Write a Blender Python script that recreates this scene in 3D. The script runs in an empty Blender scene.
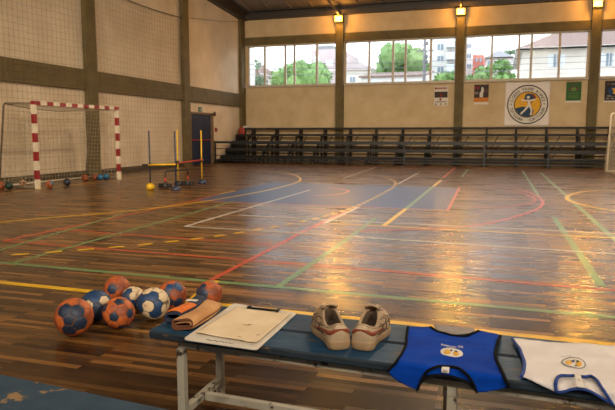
import bpy, bmesh, math, random
from mathutils import Vector, Matrix, noise
from mathutils.geometry import delaunay_2d_cdt
random.seed(7)
PI = math.pi
sc = bpy.context.scene
col = sc.collection
V = Vector

# ------------------------------------------------------------------ camera
F, H = 600.0, 1.2
yaw = math.atan(189 / math.hypot(F, 70.5)); pit = math.atan(70.5 / F)
fw = V((-math.sin(yaw) * math.cos(pit), math.cos(yaw) * math.cos(pit), -math.sin(pit)))
rt = V((math.cos(yaw), math.sin(yaw), 0)); up = rt.cross(fw)
CP = V((0, 0, H))
cam_data = bpy.data.cameras.new('camera'); cam = bpy.data.objects.new('camera', cam_data); col.objects.link(cam)
cam_data.sensor_width = 36; cam_data.lens = 36 * F / 615; cam_data.clip_end = 300; cam_data.clip_start = 0.05
M = Matrix((rt, up, -fw)).transposed().to_4x4(); M.translation = CP; cam.matrix_world = M
cam_data.dof.use_dof = True; cam_data.dof.focus_distance = 2.4; cam_data.dof.aperture_fstop = 11.0
sc.camera = cam

def ray(x, y): return fw + rt * ((x - 307.5) / F) - up * ((y - 205) / F)
def at(x, y, z=0.0):
    r = ray(x, y); return CP + r * ((z - H) / r.z)
def aty(x, y, Y):
    r = ray(x, y); return CP + r * (Y / r.y)

# ------------------------------------------------------------------ materials
def lin(c):
    c = c / 255.0
    return c / 12.92 if c <= 0.04045 else ((c + 0.055) / 1.055) ** 2.4
def rgb(t): return (lin(t[0]), lin(t[1]), lin(t[2]), 1)

def mat(name, c, rough=0.6, c2=None, scale=6.0, lo=0.35, hi=0.7, bump=0.0, bscale=40.0, metal=0.0, spec=0.5, stretch=None, c3=None, scale3=2.0, lo3=.55, hi3=.65, detail=6, sheen=0):
    m = bpy.data.materials.new(name); m.use_nodes = True
    nt = m.node_tree; N = nt.nodes; L = nt.links
    b = N['Principled BSDF']; b.inputs['Roughness'].default_value = rough; b.inputs['Metallic'].default_value = metal
    b.inputs['Specular IOR Level'].default_value = spec
    if sheen: b.inputs['Sheen Weight'].default_value = sheen
    b.inputs['Base Color'].default_value = rgb(c)
    tc = N.new('ShaderNodeTexCoord'); src = tc.outputs['Object']
    if stretch:
        mp = N.new('ShaderNodeMapping'); mp.inputs['Scale'].default_value = stretch; L.new(src, mp.inputs['Vector']); src = mp.outputs['Vector']
    cur = None
    if c2:
        n = N.new('ShaderNodeTexNoise'); n.inputs['Scale'].default_value = scale; n.inputs['Detail'].default_value = detail; L.new(src, n.inputs['Vector'])
        r = N.new('ShaderNodeValToRGB'); r.color_ramp.elements[0].position = lo; r.color_ramp.elements[1].position = hi
        r.color_ramp.elements[0].color = rgb(c); r.color_ramp.elements[1].color = rgb(c2)
        L.new(n.outputs['Fac'], r.inputs['Fac']); cur = r.outputs['Color']
    if c3:
        n = N.new('ShaderNodeTexNoise'); n.inputs['Scale'].default_value = scale3; n.inputs['Detail'].default_value = 8; n.inputs['Roughness'].default_value = .65; L.new(src, n.inputs['Vector'])
        r = N.new('ShaderNodeValToRGB'); r.color_ramp.elements[0].position = lo3; r.color_ramp.elements[1].position = hi3
        mx = N.new('ShaderNodeMix'); mx.data_type = 'RGBA'
        L.new(n.outputs['Fac'], r.inputs['Fac']); L.new(r.outputs['Color'], mx.inputs[0])
        if cur: L.new(cur, mx.inputs[6])
        else: mx.inputs[6].default_value = rgb(c)
        mx.inputs[7].default_value = rgb(c3); cur = mx.outputs[2]
    if cur: L.new(cur, b.inputs['Base Color'])
    if bump:
        n = N.new('ShaderNodeTexNoise'); n.inputs['Scale'].default_value = bscale; n.inputs['Detail'].default_value = 5; L.new(src, n.inputs['Vector'])
        bp = N.new('ShaderNodeBump'); bp.inputs['Strength'].default_value = bump; bp.inputs['Distance'].default_value = 0.01
        L.new(n.outputs['Fac'], bp.inputs['Height']); L.new(bp.outputs['Normal'], b.inputs['Normal'])
    return m

def emit(name, c, s):
    m = bpy.data.materials.new(name); m.use_nodes = True; N = m.node_tree.nodes
    b = N['Principled BSDF']; b.inputs['Base Color'].default_value = c + (1,)
    b.inputs['Emission Color'].default_value = c + (1,); b.inputs['Emission Strength'].default_value = s
    return m

def glass_mat():
    m = bpy.data.materials.new('window_glass'); m.use_nodes = True; N = m.node_tree.nodes; L = m.node_tree.links
    N.remove(N['Principled BSDF']); o = N['Material Output']
    t = N.new('ShaderNodeBsdfTransparent'); t.inputs['Color'].default_value = (.93, .95, .95, 1)
    g = N.new('ShaderNodeBsdfGlossy'); g.inputs['Roughness'].default_value = .03
    mx = N.new('ShaderNodeMixShader'); mx.inputs[0].default_value = .06
    L.new(t.outputs[0], mx.inputs[1]); L.new(g.outputs[0], mx.inputs[2]); L.new(mx.outputs[0], o.inputs['Surface'])
    return m

def floor_wood():
    m = bpy.data.materials.new('parquet_boards'); m.use_nodes = True; nt = m.node_tree; N = nt.nodes; L = nt.links
    b = N['Principled BSDF']
    tc = N.new('ShaderNodeTexCoord')
    def brick(w, h, off, c1, c2, sq=1.0, mort=.0012):
        t = N.new('ShaderNodeTexBrick'); t.inputs['Scale'].default_value = 1; t.offset = off; t.squash = sq
        t.inputs['Brick Width'].default_value = w; t.inputs['Row Height'].default_value = h; t.inputs['Mortar Size'].default_value = mort
        t.inputs['Mortar Smooth'].default_value = .3; t.inputs['Bias'].default_value = 0
        t.inputs['Color1'].default_value = c1; t.inputs['Color2'].default_value = c2; t.inputs['Mortar'].default_value = (0.0, 0.0, 0.0, 1)
        L.new(tc.outputs['Object'], t.inputs['Vector']); return t
    bk = brick(.6, .046, .37, (0, 0, 0, 1), (1, 1, 1, 1))
    r = N.new('ShaderNodeValToRGB'); e = r.color_ramp.elements
    e[0].position = 0; e[0].color = rgb((56, 34, 16)); e[1].position = 1; e[1].color = rgb((162, 113, 60))
    x = e.new(.45); x.color = rgb((80, 55, 28)); x = e.new(.75); x.color = rgb((114, 79, 41))
    L.new(bk.outputs['Color'], r.inputs['Fac'])
    mp = N.new('ShaderNodeMapping'); mp.inputs['Scale'].default_value = (2.4, 70, 1); L.new(tc.outputs['Object'], mp.inputs['Vector'])
    n = N.new('ShaderNodeTexNoise'); n.inputs['Scale'].default_value = 1; n.inputs['Detail'].default_value = 8; n.inputs['Roughness'].default_value = .7; L.new(mp.outputs['Vector'], n.inputs['Vector'])
    r2 = N.new('ShaderNodeValToRGB'); r2.color_ramp.elements[0].position = .3; r2.color_ramp.elements[0].color = (.35, .33, .31, 1); r2.color_ramp.elements[1].position = .7; r2.color_ramp.elements[1].color = (1.25, 1.2, 1.15, 1)
    L.new(n.outputs['Fac'], r2.inputs['Fac'])
    mx = N.new('ShaderNodeMix'); mx.data_type = 'RGBA'; mx.blend_type = 'MULTIPLY'; mx.inputs[0].default_value = 1.0
    L.new(r.outputs['Color'], mx.inputs[6]); L.new(r2.outputs['Color'], mx.inputs[7])
    # mortar / dark seams
    mx2 = N.new('ShaderNodeMix'); mx2.data_type = 'RGBA'; L.new(bk.outputs['Fac'], mx2.inputs[0]); L.new(mx.outputs[2], mx2.inputs[6]); mx2.inputs[7].default_value = rgb((20, 12, 8))
    # scuffed lighter patches
    n3 = N.new('ShaderNodeTexNoise'); n3.inputs['Scale'].default_value = .8; n3.inputs['Detail'].default_value = 6
    mp3 = N.new('ShaderNodeMapping'); mp3.inputs['Scale'].default_value = (.5, 1.6, 1); L.new(tc.outputs['Object'], mp3.inputs['Vector']); L.new(mp3.outputs['Vector'], n3.inputs['Vector'])
    L.new(mx2.outputs[2], b.inputs['Base Color'])
    rr = N.new('ShaderNodeMapRange'); rr.inputs['From Min'].default_value = 0; rr.inputs['From Max'].default_value = 1; rr.inputs['To Min'].default_value = FLOOR_R[0]; rr.inputs['To Max'].default_value = FLOOR_R[1]
    L.new(bk.outputs['Color'], rr.inputs['Value']); L.new(rr.outputs['Result'], b.inputs['Roughness'])
    # bump: board edges + grain
    ad = N.new('ShaderNodeMath'); ad.operation = 'MULTIPLY_ADD'; L.new(n.outputs['Fac'], ad.inputs[0]); ad.inputs[1].default_value = .5
    ml = N.new('ShaderNodeMath'); ml.operation = 'MULTIPLY'; L.new(bk.outputs['Color'], ml.inputs[0]); ml.inputs[1].default_value = .35
    ad.inputs[2].default_value = 0
    bp = N.new('ShaderNodeBump'); bp.inputs['Strength'].default_value = .1; bp.inputs['Distance'].default_value = .0008
    L.new(ad.outputs[0], bp.inputs['Height']); L.new(bp.outputs['Normal'], b.inputs['Normal'])
    b.inputs['Specular IOR Level'].default_value = .33
    return m
FLOOR_R = (.235, .33)

MT = {}
MT['wood'] = floor_wood()
def paint(name, c, c2=(70, 45, 28), lo=.5, hi=.75, r=.32): return mat(name, c, r, None, c3=c2, scale3=9, lo3=lo, hi3=hi, stretch=(.5, 4, 1), bump=.15, bscale=20)
MT['ly'] = paint('yellow_court_paint', (225, 175, 20)); MT['lg'] = paint('green_court_paint', (100, 134, 86)); MT['lw'] = paint('white_court_paint', (186, 176, 164))
MT['lr'] = paint('red_court_paint', (185, 72, 45)); MT['lb'] = mat('blue_court_paint', (34, 60, 104), .36, (46, 70, 108), 3, bump=.15, bscale=20, stretch=(.5, 5, 1), spec=.3, c3=(80, 80, 92), scale3=5, lo3=.58, hi3=.75)
MT['lbw'] = mat('worn_blue_floor_paint', (42, 66, 86), .55, (54, 78, 96), 7, c3=(150, 120, 85), scale3=3.2, lo3=.62, hi3=.645, bump=.2)
MT['wall_cream'] = mat('cream_plaster', (222, 205, 180), .85, (205, 186, 158), 1.2, bump=.08, bscale=25)
MT['wall_tan'] = mat('tan_plaster', (206, 182, 145), .85, (190, 164, 126), 1.6, bump=.12, bscale=30, c3=(150, 125, 92), scale3=1.1, lo3=.66, hi3=.85)
MT['olive'] = mat('olive_painted_concrete', (104, 90, 54), .75, (86, 74, 44), 3, bump=.1, bscale=30)
MT['olive_dark'] = mat('dark_olive_paint', (76, 66, 46), .7, (62, 54, 38), 3)
MT['steel_dark'] = mat('dark_painted_steel', (44, 38, 34), .55, (58, 49, 42), 5, bump=.05)
MT['roof'] = mat('grey_roof_sheet', (128, 116, 106), .6, (108, 98, 90), 1.2, stretch=(4, .6, 1))
MT['alu'] = mat('window_frame_paint', (190, 178, 160), .5, (172, 160, 142), 8)
MT['glass'] = glass_mat()
MT['door'] = mat('dark_blue_door_paint', (20, 30, 58), .5, (26, 38, 68), 3, bump=.05)
MT['doorframe'] = mat('brown_door_frame', (120, 96, 68), .6, (104, 82, 58), 6)
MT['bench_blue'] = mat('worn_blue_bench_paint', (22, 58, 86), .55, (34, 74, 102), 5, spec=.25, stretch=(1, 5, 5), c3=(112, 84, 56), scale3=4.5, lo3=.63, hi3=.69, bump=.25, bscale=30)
MT['bench_edge'] = mat('shaded_worn_edge', (20, 32, 42), .7, (28, 42, 54), 6, c3=(110, 78, 50), scale3=7, lo3=.62, hi3=.68, stretch=(1, 4, 4), bump=.3)  # plank sides: bench blue darkened to hold their shade, plus worn wood spots
MT['leg'] = mat('chipped_grey_metal_paint', (164, 156, 140), .5, (146, 138, 122), 8, c3=(52, 42, 32), scale3=16, lo3=.57, hi3=.62, bump=.15)
MT['rubber'] = mat('black_rubber', (24, 23, 23), .7, (34, 33, 32), 20)
MT['gw'] = mat('white_goal_paint', (225, 212, 190), .45, (205, 190, 165), 6); MT['gr'] = mat('red_goal_paint', (150, 34, 36), .45, (128, 28, 30), 6)
MT['gal'] = mat('galvanised_tube', (128, 112, 92), .5, (104, 90, 74), 9, metal=.3)
MT['net'] = mat('goal_net_cord', (190, 174, 148), .8, (168, 152, 126), 20)
MT['snet'] = mat('safety_net_cord', (150, 130, 104), .8, (130, 112, 90), 20)
MT['bl'] = mat('dark_bleacher_paint', (20, 18, 17), .6, (26, 23, 21), 3, bump=.05)
MT['bl_seat'] = mat('worn_bleacher_plank', (30, 25, 20), .7, (20, 17, 15), 3, stretch=(.6, 6, 6))
MT['rail'] = mat('dark_railing_paint', (17, 21, 29), .5, (23, 27, 34), 6)
MT['navy'] = mat('navy_plastic', (34, 42, 66), .45, (44, 52, 78), 8); MT['yel'] = mat('yellow_plastic', (226, 180, 24), .45, (205, 160, 20), 8)
MT['red'] = mat('red_plastic', (170, 52, 36), .5, (150, 42, 30), 8); MT['blk'] = mat('black_plastic', (30, 28, 28), .5, (40, 38, 37), 9)
MT['orange'] = mat('worn_orange_leather', (194, 100, 46), .55, (164, 76, 34), 14, c3=(98, 52, 32), scale3=11, lo3=.46, hi3=.68, bump=.25, bscale=90)
MT['dorange'] = mat('dark_orange_leather', (174, 84, 38), .55, (144, 62, 28), 14, c3=(80, 44, 32), scale3=11, lo3=.46, hi3=.68, bump=.25, bscale=90)
MT['bnavy'] = mat('worn_navy_leather', (26, 38, 60), .5, (34, 50, 76), 14, c3=(64, 58, 58), scale3=10, lo3=.6, hi3=.75, bump=.25, bscale=90)
MT['bblue'] = mat('worn_blue_leather', (24, 54, 92), .5, (32, 66, 106), 14, c3=(34, 44, 62), scale3=10, lo3=.55, hi3=.7, bump=.25, bscale=90)
MT['cream'] = mat('cracked_cream_leather', (208, 184, 150), .55, (184, 158, 122), 16, c3=(92, 70, 50), scale3=16, lo3=.57, hi3=.66, bump=.4, bscale=60)
MT['seam'] = mat('dark_ball_seam', (104, 66, 44), .7, (86, 54, 38), 20); MT['seamn'] = mat('dark_blue_ball_seam', (28, 34, 48), .7, (36, 42, 58), 20)
MT['bgreen'] = mat('dark_green_ball', (30, 66, 48), .5, (24, 48, 40), 12); MT['bteal'] = mat('blue_ball', (30, 96, 132), .45, (36, 110, 146), 12); MT['bblack'] = mat('black_ball', (26, 28, 40), .5, (36, 38, 52), 12)
MT['board'] = mat('off_white_clipboard', (214, 204, 190), .45, (198, 186, 168), 6, c3=(160, 136, 108), scale3=7, lo3=.66, hi3=.76)
MT['paper'] = mat('aged_tan_paper', (226, 204, 172), .8, (214, 188, 150), 7, c3=(150, 104, 62), scale3=9, lo3=.66, hi3=.78, bump=.3, bscale=14)
MT['ink'] = mat('dark_ink', (48, 38, 32), .7, (60, 48, 40), 20); MT['clip'] = mat('dark_clip_metal', (40, 36, 34), .3, (58, 52, 48), 20, metal=.8)
MT['tanc'] = mat('tan_suede', (202, 152, 100), .9, (184, 130, 80), 9, c3=(104, 64, 38), scale3=7, lo3=.62, hi3=.75, bump=.4, bscale=60)
MT['tand'] = mat('dark_brown_suede', (112, 66, 40), .9, (92, 52, 32), 10, bump=.3, bscale=60)
MT['padn'] = mat('navy_knit', (30, 40, 62), .85, (40, 52, 76), 30, bump=.4, bscale=120); MT['pado'] = mat('orange_knit', (224, 120, 44), .85, (205, 100, 34), 30, bump=.4, bscale=120)
MT['shoe'] = mat('worn_beige_shoe_leather', (186, 162, 132), .7, (150, 124, 96), 10, c3=(126, 98, 70), scale3=14, lo3=.6, hi3=.75, bump=.3, bscale=50)
MT['shoed'] = mat('brown_shoe_lining', (92, 74, 58), .9, (72, 56, 44), 20, bump=.2); MT['sole'] = mat('tan_rubber_sole', (164, 136, 102), .7, (136, 108, 78), 12, bump=.2, bscale=60)
MT['shoer'] = mat('rust_shoe_stripe', (142, 62, 36), .6, (118, 50, 30), 14); MT['shoel'] = mat('shoe_dark_line', (92, 70, 52), .7, (78, 58, 44), 20); MT['lace'] = mat('beige_lace', (200, 180, 150), .85, (176, 154, 124), 30)
MT['bibb'] = mat('royal_blue_mesh_cloth', (0, 64, 168), .9, (0, 52, 146), 9, spec=.15, bump=.25, bscale=220, sheen=0); MT['bibw'] = mat('white_mesh_cloth', (226, 218, 214), .8, (214, 204, 200), 9, bump=.25, bscale=220)
MT['trimk'] = mat('black_binding', (12, 12, 14), .9, (20, 20, 22), 40, spec=.1); MT['trimb'] = mat('blue_binding', (24, 62, 136), .75, (18, 50, 116), 40)
MT['pwhite'] = mat('white_print', (214, 206, 194), .7, (218, 210, 200), 20); MT['pyel'] = mat('yellow_print', (226, 170, 36), .7, (214, 156, 30), 20); MT['pnavy'] = mat('navy_print', (20, 54, 80), .7, (26, 62, 92), 20)
MT['pblack'] = mat('black_print', (28, 26, 26), .7, (38, 34, 34), 20); MT['pred'] = mat('dark_red_print', (132, 36, 32), .7, (112, 30, 28), 20); MT['pgrey'] = mat('grey_print', (140, 130, 125), .7, (125, 116, 112), 20)
MT['porange'] = mat('orange_print', (206, 126, 44), .7, (186, 108, 36), 20); MT['pgreen'] = mat('green_print', (46, 98, 40), .7, (34, 80, 34), 5); MT['plgreen'] = mat('light_green_print', (104, 142, 64), .7, (90, 126, 56), 20); MT['pdark'] = mat('dark_photo_print', (46, 34, 32), .7, (66, 44, 38), 14)
MT['pbrown'] = mat('brown_print', (104, 64, 56), .7, (84, 50, 46), 14); MT['pblue'] = mat('blue_print', (34, 66, 110), .7, (24, 48, 84), 14); MT['pink'] = mat('faded_pink_print', (186, 128, 116), .7, (170, 112, 100), 20)
MT['banner'] = mat('off_white_banner_cloth', (236, 226, 220), .85, (224, 212, 204), 3, bump=.1, bscale=30)
MT['exitg'] = mat('exit_sign_green', (52, 110, 70), .5, (44, 96, 60), 10)
MT['leaf1'] = mat('mid_green_leaves', (94, 126, 70), .8, (122, 150, 92), 1.5); MT['leaf2'] = mat('fresh_green_leaves', (102, 138, 76), .8, (128, 160, 96), 1.5); MT['leaf3'] = mat('grey_green_leaves', (92, 118, 88), .8, (112, 136, 104), 1.5)
MT['trunk'] = mat('grey_brown_bark', (120, 104, 90), .9, (98, 84, 72), 6)
MT['hwhite'] = mat('white_house_render', (206, 202, 198), .9, (194, 190, 186), 1); MT['hcream'] = mat('pale_cream_render', (208, 200, 190), .9, (196, 188, 178), 1); MT['hpink'] = mat('pale_pink_render', (188, 174, 172), .9, (176, 162, 162), 1); MT['hred'] = mat('salmon_red_render', (176, 104, 92), .9, (188, 104, 92), 1)
MT['tile'] = mat('weathered_roof_tiles', (132, 108, 98), .9, (106, 88, 82), 3, stretch=(3, 3, 1)); MT['hgrey'] = mat('grey_concrete_render', (138, 137, 140), .9, (122, 122, 126), 1); MT['wglass'] = mat('dark_house_window', (120, 138, 152), .3, (100, 118, 134), 3); MT['shut'] = mat('pale_shutter', (206, 212, 216), .7, (190, 198, 204), 6)
MT['wire'] = mat('grey_cable', (110, 110, 114), .7, (100, 100, 104), 5); MT['grass'] = mat('pale_asphalt', (150, 150, 146), .9, (132, 134, 130), 1)

# ------------------------------------------------------------------ mesh helpers
def box(bm, c, s, m=None, mi=0, rz=0.0):
    hx, hy, hz = s[0] / 2, s[1] / 2, s[2] / 2
    R = Matrix.Rotation(rz, 3, 'Z')
    vs = []
    for p in ((-hx, -hy, -hz), (hx, -hy, -hz), (hx, hy, -hz), (-hx, hy, -hz), (-hx, -hy, hz), (hx, -hy, hz), (hx, hy, hz), (-hx, hy, hz)):
        q = R @ V(p) + V(c)
        if m: q = m @ q
        vs.append(bm.verts.new(q))
    for f in ((0, 3, 2, 1), (4, 5, 6, 7), (0, 1, 5, 4), (1, 2, 6, 5), (2, 3, 7, 6), (3, 0, 4, 7)):
        fc = bm.faces.new([vs[i] for i in f]); fc.material_index = mi

def span(bm, a, b, mi=0):
    box(bm, [(a[i] + b[i]) / 2 for i in range(3)], [abs(b[i] - a[i]) for i in range(3)], mi=mi)

def bar(bm, a, b, w, h=None, mi=0):
    a, b = V(a), V(b); h = h or w
    d = (b - a).normalized(); s = d.cross(V((0, 0, 1)))
    s = V((1, 0, 0)) if s.length < 1e-4 else s.normalized()
    u = s.cross(d)
    vs = [bm.verts.new(p + s * (i * w / 2) + u * (j * h / 2)) for p in (a, b) for i, j in ((-1, -1), (1, -1), (1, 1), (-1, 1))]
    for f in ((0, 1, 2, 3), (7, 6, 5, 4), (0, 4, 5, 1), (1, 5, 6, 2), (2, 6, 7, 3), (3, 7, 4, 0)):
        bm.faces.new([vs[i] for i in f]).material_index = mi

def tube(bm, pts, r, n=8, mi=0, flat=1.0, rfun=None):
    pts = [V(p) for p in pts]; rings = []; pu = None
    for i, p in enumerate(pts):
        d = (pts[min(i + 1, len(pts) - 1)] - pts[max(i - 1, 0)])
        if d.length < 1e-9: d = V((0, 0, 1))
        d.normalize()
        if pu is None:
            pu = V((0, 0, 1)) if abs(d.z) < .95 else V((0, 1, 0))
        s = d.cross(pu)
        if s.length < 1e-4: s = d.orthogonal()
        s.normalize(); u = s.cross(d); pu = u
        rr = rfun(i / (len(pts) - 1)) if rfun else r
        rings.append([bm.verts.new(p + s * (math.cos(2 * PI * k / n) * rr) + u * (math.sin(2 * PI * k / n) * rr * flat)) for k in range(n)])
    for a, b in zip(rings, rings[1:]):
        for k in range(n):
            f = bm.faces.new((a[k], a[(k + 1) % n], b[(k + 1) % n], b[k])); f.material_index = mi; f.smooth = n > 4
    for rg in (rings[0][::-1], rings[-1]):
        try: bm.faces.new(rg).material_index = mi
        except ValueError: pass

def lathe(bm, prof, c=(0, 0, 0), n=20, mi=0):
    rings = []
    for r, z in prof:
        rings.append([bm.verts.new((c[0] + max(r, 1e-4) * math.cos(2 * PI * k / n), c[1] + max(r, 1e-4) * math.sin(2 * PI * k / n), c[2] + z)) for k in range(n)])
    for a, b in zip(rings, rings[1:]):
        for k in range(n):
            f = bm.faces.new((a[k], a[(k + 1) % n], b[(k + 1) % n], b[k])); f.material_index = mi; f.smooth = True
    bm.faces.new(rings[0][::-1]).material_index = mi; bm.faces.new(rings[-1]).material_index = mi

def prism(bm, pts, thick, mi=0):
    """pts: 3-D polygon, extruded by vector thick"""
    t = V(thick); a = [bm.verts.new(V(p)) for p in pts]; b = [bm.verts.new(V(p) + t) for p in pts]
    bm.faces.new(a[::-1]).material_index = mi; bm.faces.new(b).material_index = mi
    n = len(a)
    for i in range(n): bm.faces.new((a[i], a[(i + 1) % n], b[(i + 1) % n], b[i])).material_index = mi

def NB(): return bmesh.new()
def obj(name, bm, mats, parent=None, fix=True, bevel=0, smooth=False):
    if fix: bmesh.ops.recalc_face_normals(bm, faces=bm.faces[:])
    me = bpy.data.meshes.new(name); bm.to_mesh(me); bm.free()
    for m in (mats if isinstance(mats, (list, tuple)) else [mats]): me.materials.append(MT[m] if isinstance(m, str) else m)
    if smooth:
        for p in me.polygons: p.use_smooth = True
    o = bpy.data.objects.new(name, me); col.objects.link(o)
    if parent: o.parent = parent
    if bevel:
        bv = o.modifiers.new('bevel', 'BEVEL'); bv.width = bevel; bv.segments = 2; bv.limit_method = 'ANGLE'
    return o
def tag(o, label, cat, group=None, loc=None, rz=0):
    o['label'] = label; o['category'] = cat
    if group: o['group'] = group
    if loc is not None: o.location = loc
    if rz: o.rotation_euler.z = rz
    return o
def thing(name, label, cat, loc=(0, 0, 0), rz=0, group=None):
    o = bpy.data.objects.new(name, None); col.objects.link(o); o.empty_display_size = .1
    o.rotation_euler.z = rz
    return tag(o, label, cat, group, loc)
def struct(name, bm, mats, **k):
    o = obj(name, bm, mats, **k); o['kind'] = 'structure'; return o
def dup(root, loc=None, rz=None, label=None, group=None):
    r = root.copy(); col.objects.link(r)
    if loc is not None: r.location = loc
    if rz is not None: r.rotation_euler.z = rz
    if label: r['label'] = label
    if group: r['group'] = group
    for ch in list(root.children):
        c = ch.copy(); col.objects.link(c); c.parent = r
        for g in ch.children:
            d = g.copy(); col.objects.link(d); d.parent = c
    return r

def glyph_mesh(ch, size):
    cu = bpy.data.curves.new('glyph', 'FONT'); cu.body = ch; cu.size = size; cu.align_x = 'CENTER'; cu.offset = .018 * size
    o = bpy.data.objects.new('glyph', cu); me = bpy.data.meshes.new_from_object(o)
    vs = [v.co.copy() for v in me.vertices]; fs = [list(p.vertices) for p in me.polygons]
    bpy.data.objects.remove(o); bpy.data.curves.remove(cu); bpy.data.meshes.remove(me)
    return vs, fs
def put_glyph(bm, ch, size, fn, mi=0):
    if ch == ' ': return
    vs, fs = glyph_mesh(ch, size)
    nv = [bm.verts.new(fn(v.x, v.y)) for v in vs]
    for f in fs:
        try: bm.faces.new([nv[i] for i in f]).material_index = mi
        except ValueError: pass

# ------------------------------------------------------------------ the room
XL, YB, XR, YF = -11.4, 26.3, 20.0, -4.0
def roof_z(y): return 6.78 + .12 * (26.3 - y) if y > 11 else 6.78 + .12 * 15.3 - .12 * (11 - y)

# floor with its painted court markings
LW = .06
fm = ['wood', 'ly', 'lg', 'lw', 'lr', 'lb', 'lbw']
fb = NB()
def quad(pts, mi, z):
    fb.faces.new([fb.verts.new((p[0], p[1], z)) for p in pts]).material_index = mi
quad([(XL - .2, YF - .2), (XR + .2, YF - .2), (XR + .2, YB + .2), (XL - .2, YB + .2)], 0, 0)
def line(pts, mi, z=.0012, w=LW, dash=None):
    pts = [V((p[0], p[1])) for p in pts]
    if dash:
        acc = 0; on = True; cur = [pts[0]]
        for a, b in zip(pts, pts[1:]):
            L_ = (b - a).length; t = 0
            while acc + (L_ - t) > dash[0 if on else 1]:
                t += dash[0 if on else 1] - acc; acc = 0; q = a + (b - a) * (t / L_)
                if on: line(cur + [q], mi, z, w)
                on = not on; cur = [q]
            acc += L_ - t
            if on: cur.append(b)
        return
    Ls, Rs = [], []
    for i, p in enumerate(pts):
        d = (pts[min(i + 1, len(pts) - 1)] - pts[max(0, i - 1)]).normalized(); n = V((-d.y, d.x)) * (w / 2)
        Ls.append(p + n); Rs.append(p - n)
    for i in range(len(pts) - 1): quad([Rs[i], Rs[i + 1], Ls[i + 1], Ls[i]], mi, z)
def smooth(pts, n=8):
    out = []
    P = [V((p[0], p[1])) for p in pts]; P = [P[0] * 2 - P[1]] + P + [P[-1] * 2 - P[-2]]
    for i in range(1, len(P) - 2):
        for k in range(n):
            t = k / n; a, b, c, d = P[i - 1], P[i], P[i + 1], P[i + 2]
            out.append(.5 * ((2 * b) + (c - a) * t + (2 * a - 5 * b + 4 * c - d) * t * t + (3 * b - 3 * c + d - a) * t ** 3))
    out.append(P[-2]); return out
quad([(-5.25, 9.78), (-.7, 9.78), (-.76, 13.95), (-5.35, 14.2)], 5, .0008)
quad([(XL, YF), (XR, YF), (XR, 2.02), (-1.3, 2.21), (-2.4, 2.31), (XL, 3.0)], 6, .001)
line([(XL, 4.56), (-4.49, 4.44), (-1.34, 4.35), (.8, 4.28), (XR, 3.7)], 2, .0014, .065)
line([(XL, 3.92), (-3.85, 3.83), (-.86, 3.74), (XR, 3.2)], 1, .0016, .08)
line([(-2.17, 4.4), (-2.07, 3.76)], 1, .0018, .07)
line([(-2.22, 4.42), (-2.24, 6.4), (-2.26, 6.91), (-2.21, 9.16)], 4, .0020, .055)
line([(-2.19, 7.8), (-2.15, 9.72)], 3, .0022, .06)
line([(-5.3, 5.38), (-5.26, 6.5), (-5.24, 9.8), (-5.3, 11.0)], 4, .0017, .06); line([(-5.3, 11.0), (-5.31, 11.8)], 1, .0017, .06)
line([(-5.3, 5.38), (-2.76, 5.26), (-.76, 5.16), (.92, 5.04), (8, 4.6)], 4, .0019, .05)
line([(-5.2, 6.24), (-3.21, 6.12), (-2.3, 6.08)], 4, .0021, .05)
line([(-4.85, 4.48), (-4.91, 4.94), (-5.38, 7.79)], 2, .0023, .05)
line([(-4.29, 4.45), (-4.36, 6.46), (-4.5, 9.84)], 2, .0023, .055)
line([(-3.83, 12.43), (-3.86, 6.95)], 3, .0025, .06); line([(-3.86, 6.95), (-2.2, 6.89), (-.4, 6.73), (1.19, 6.62), (8, 6.2)], 3, .0027, .06)
line([(-3.66, 8.21), (-2.48, 8.09), (-.42, 8.06), (1.43, 8.0), (8, 7.8)], 3, .0025, .06)
line([(-2.13, 7.78), (-.4, 7.72), (1.36, 7.65), (8, 7.4)], 1, .0026, .05)
line([(-1.38, 7.8), (-1.36, 9.7)], 1, .0028, .07); line([(-1.36, 9.7), (-1.36, 14.2)], 2, .0028, .07); line([(-1.36, 14.2), (-1.35, 16.1)], 1, .0028, .07)
line([(-1.61, 4.36), (-1.6, 6.6), (-1.63, 8.5)], 2, .0024, .06)
line([(-5.2, 9.78), (-.7, 9.74), (-.76, 13.95)], 4, .0015, .06)
line([(1.37, 20.2), (1.34, 7.4), (1.3, 5)], 2, .0022, .07); line([(.87, 21.3), (.83, 12.5)], 2, .0022, .06); line([(.84, 9.4), (.84, 5.15)], 2, .0022, .07)
line([(-1.4, 22.6), (-1.38, 17)], 4, .002, .06)
line([(-4.2, 22), (-4.0, 16.2)], 3, .002, .06); line([(-2.3, 19), (-2.25, 14.6)], 3, .002, .06); line([(-.9, 21.5), (-.9, 17.5)], 2, .002, .06)
line(smooth([(-6.62, 6.2), (-6.2, 7.0), (-5.7, 7.75), (-5.25, 8.7), (-4.95, 9.9), (-4.77, 11.15), (-4.68, 12.6), (-4.84, 14.8), (-5.72, 16.95), (-6.85, 18.2), (-9.4, 19.5), (-11.3, 19.9)]), 1, .003, .07)
line(smooth([(-5.2, 4.05), (-4.62, 4.72), (-4.0, 5.28), (-3.52, 5.81), (-3.12, 6.41), (-2.8, 7.1), (-2.5, 7.95), (-2.28, 9.0), (-2.19, 10.3), (-2.18, 12.0), (-2.22, 13.7), (-2.42, 15.2), (-2.92, 16.7), (-3.6, 17.8), (-5, 18.9)]), 1, .0032, .07, dash=(.16, .15))
line(smooth([(-3.6, 13.1), (-3.29, 12.86), (-3.0, 12.5), (-2.95, 12.1), (-3.05, 11.6), (-3.4, 11.3)]), 4, .0024, .06)
line(smooth([(-.2, 14.5), (.2, 14.3), (.53, 13.87), (.78, 12.6), (.83, 11.4), (.64, 10.2), (.19, 8.96), (-.25, 8.15), (-.9, 7.6), (-1.6, 7.3)]), 4, .0031, .06)
line(smooth([(.2, 13.5), (.55, 13.0), (.73, 11.9), (.6, 11.13), (.21, 10.5), (-.4, 10.15)]), 4, .0033, .05)
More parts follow.
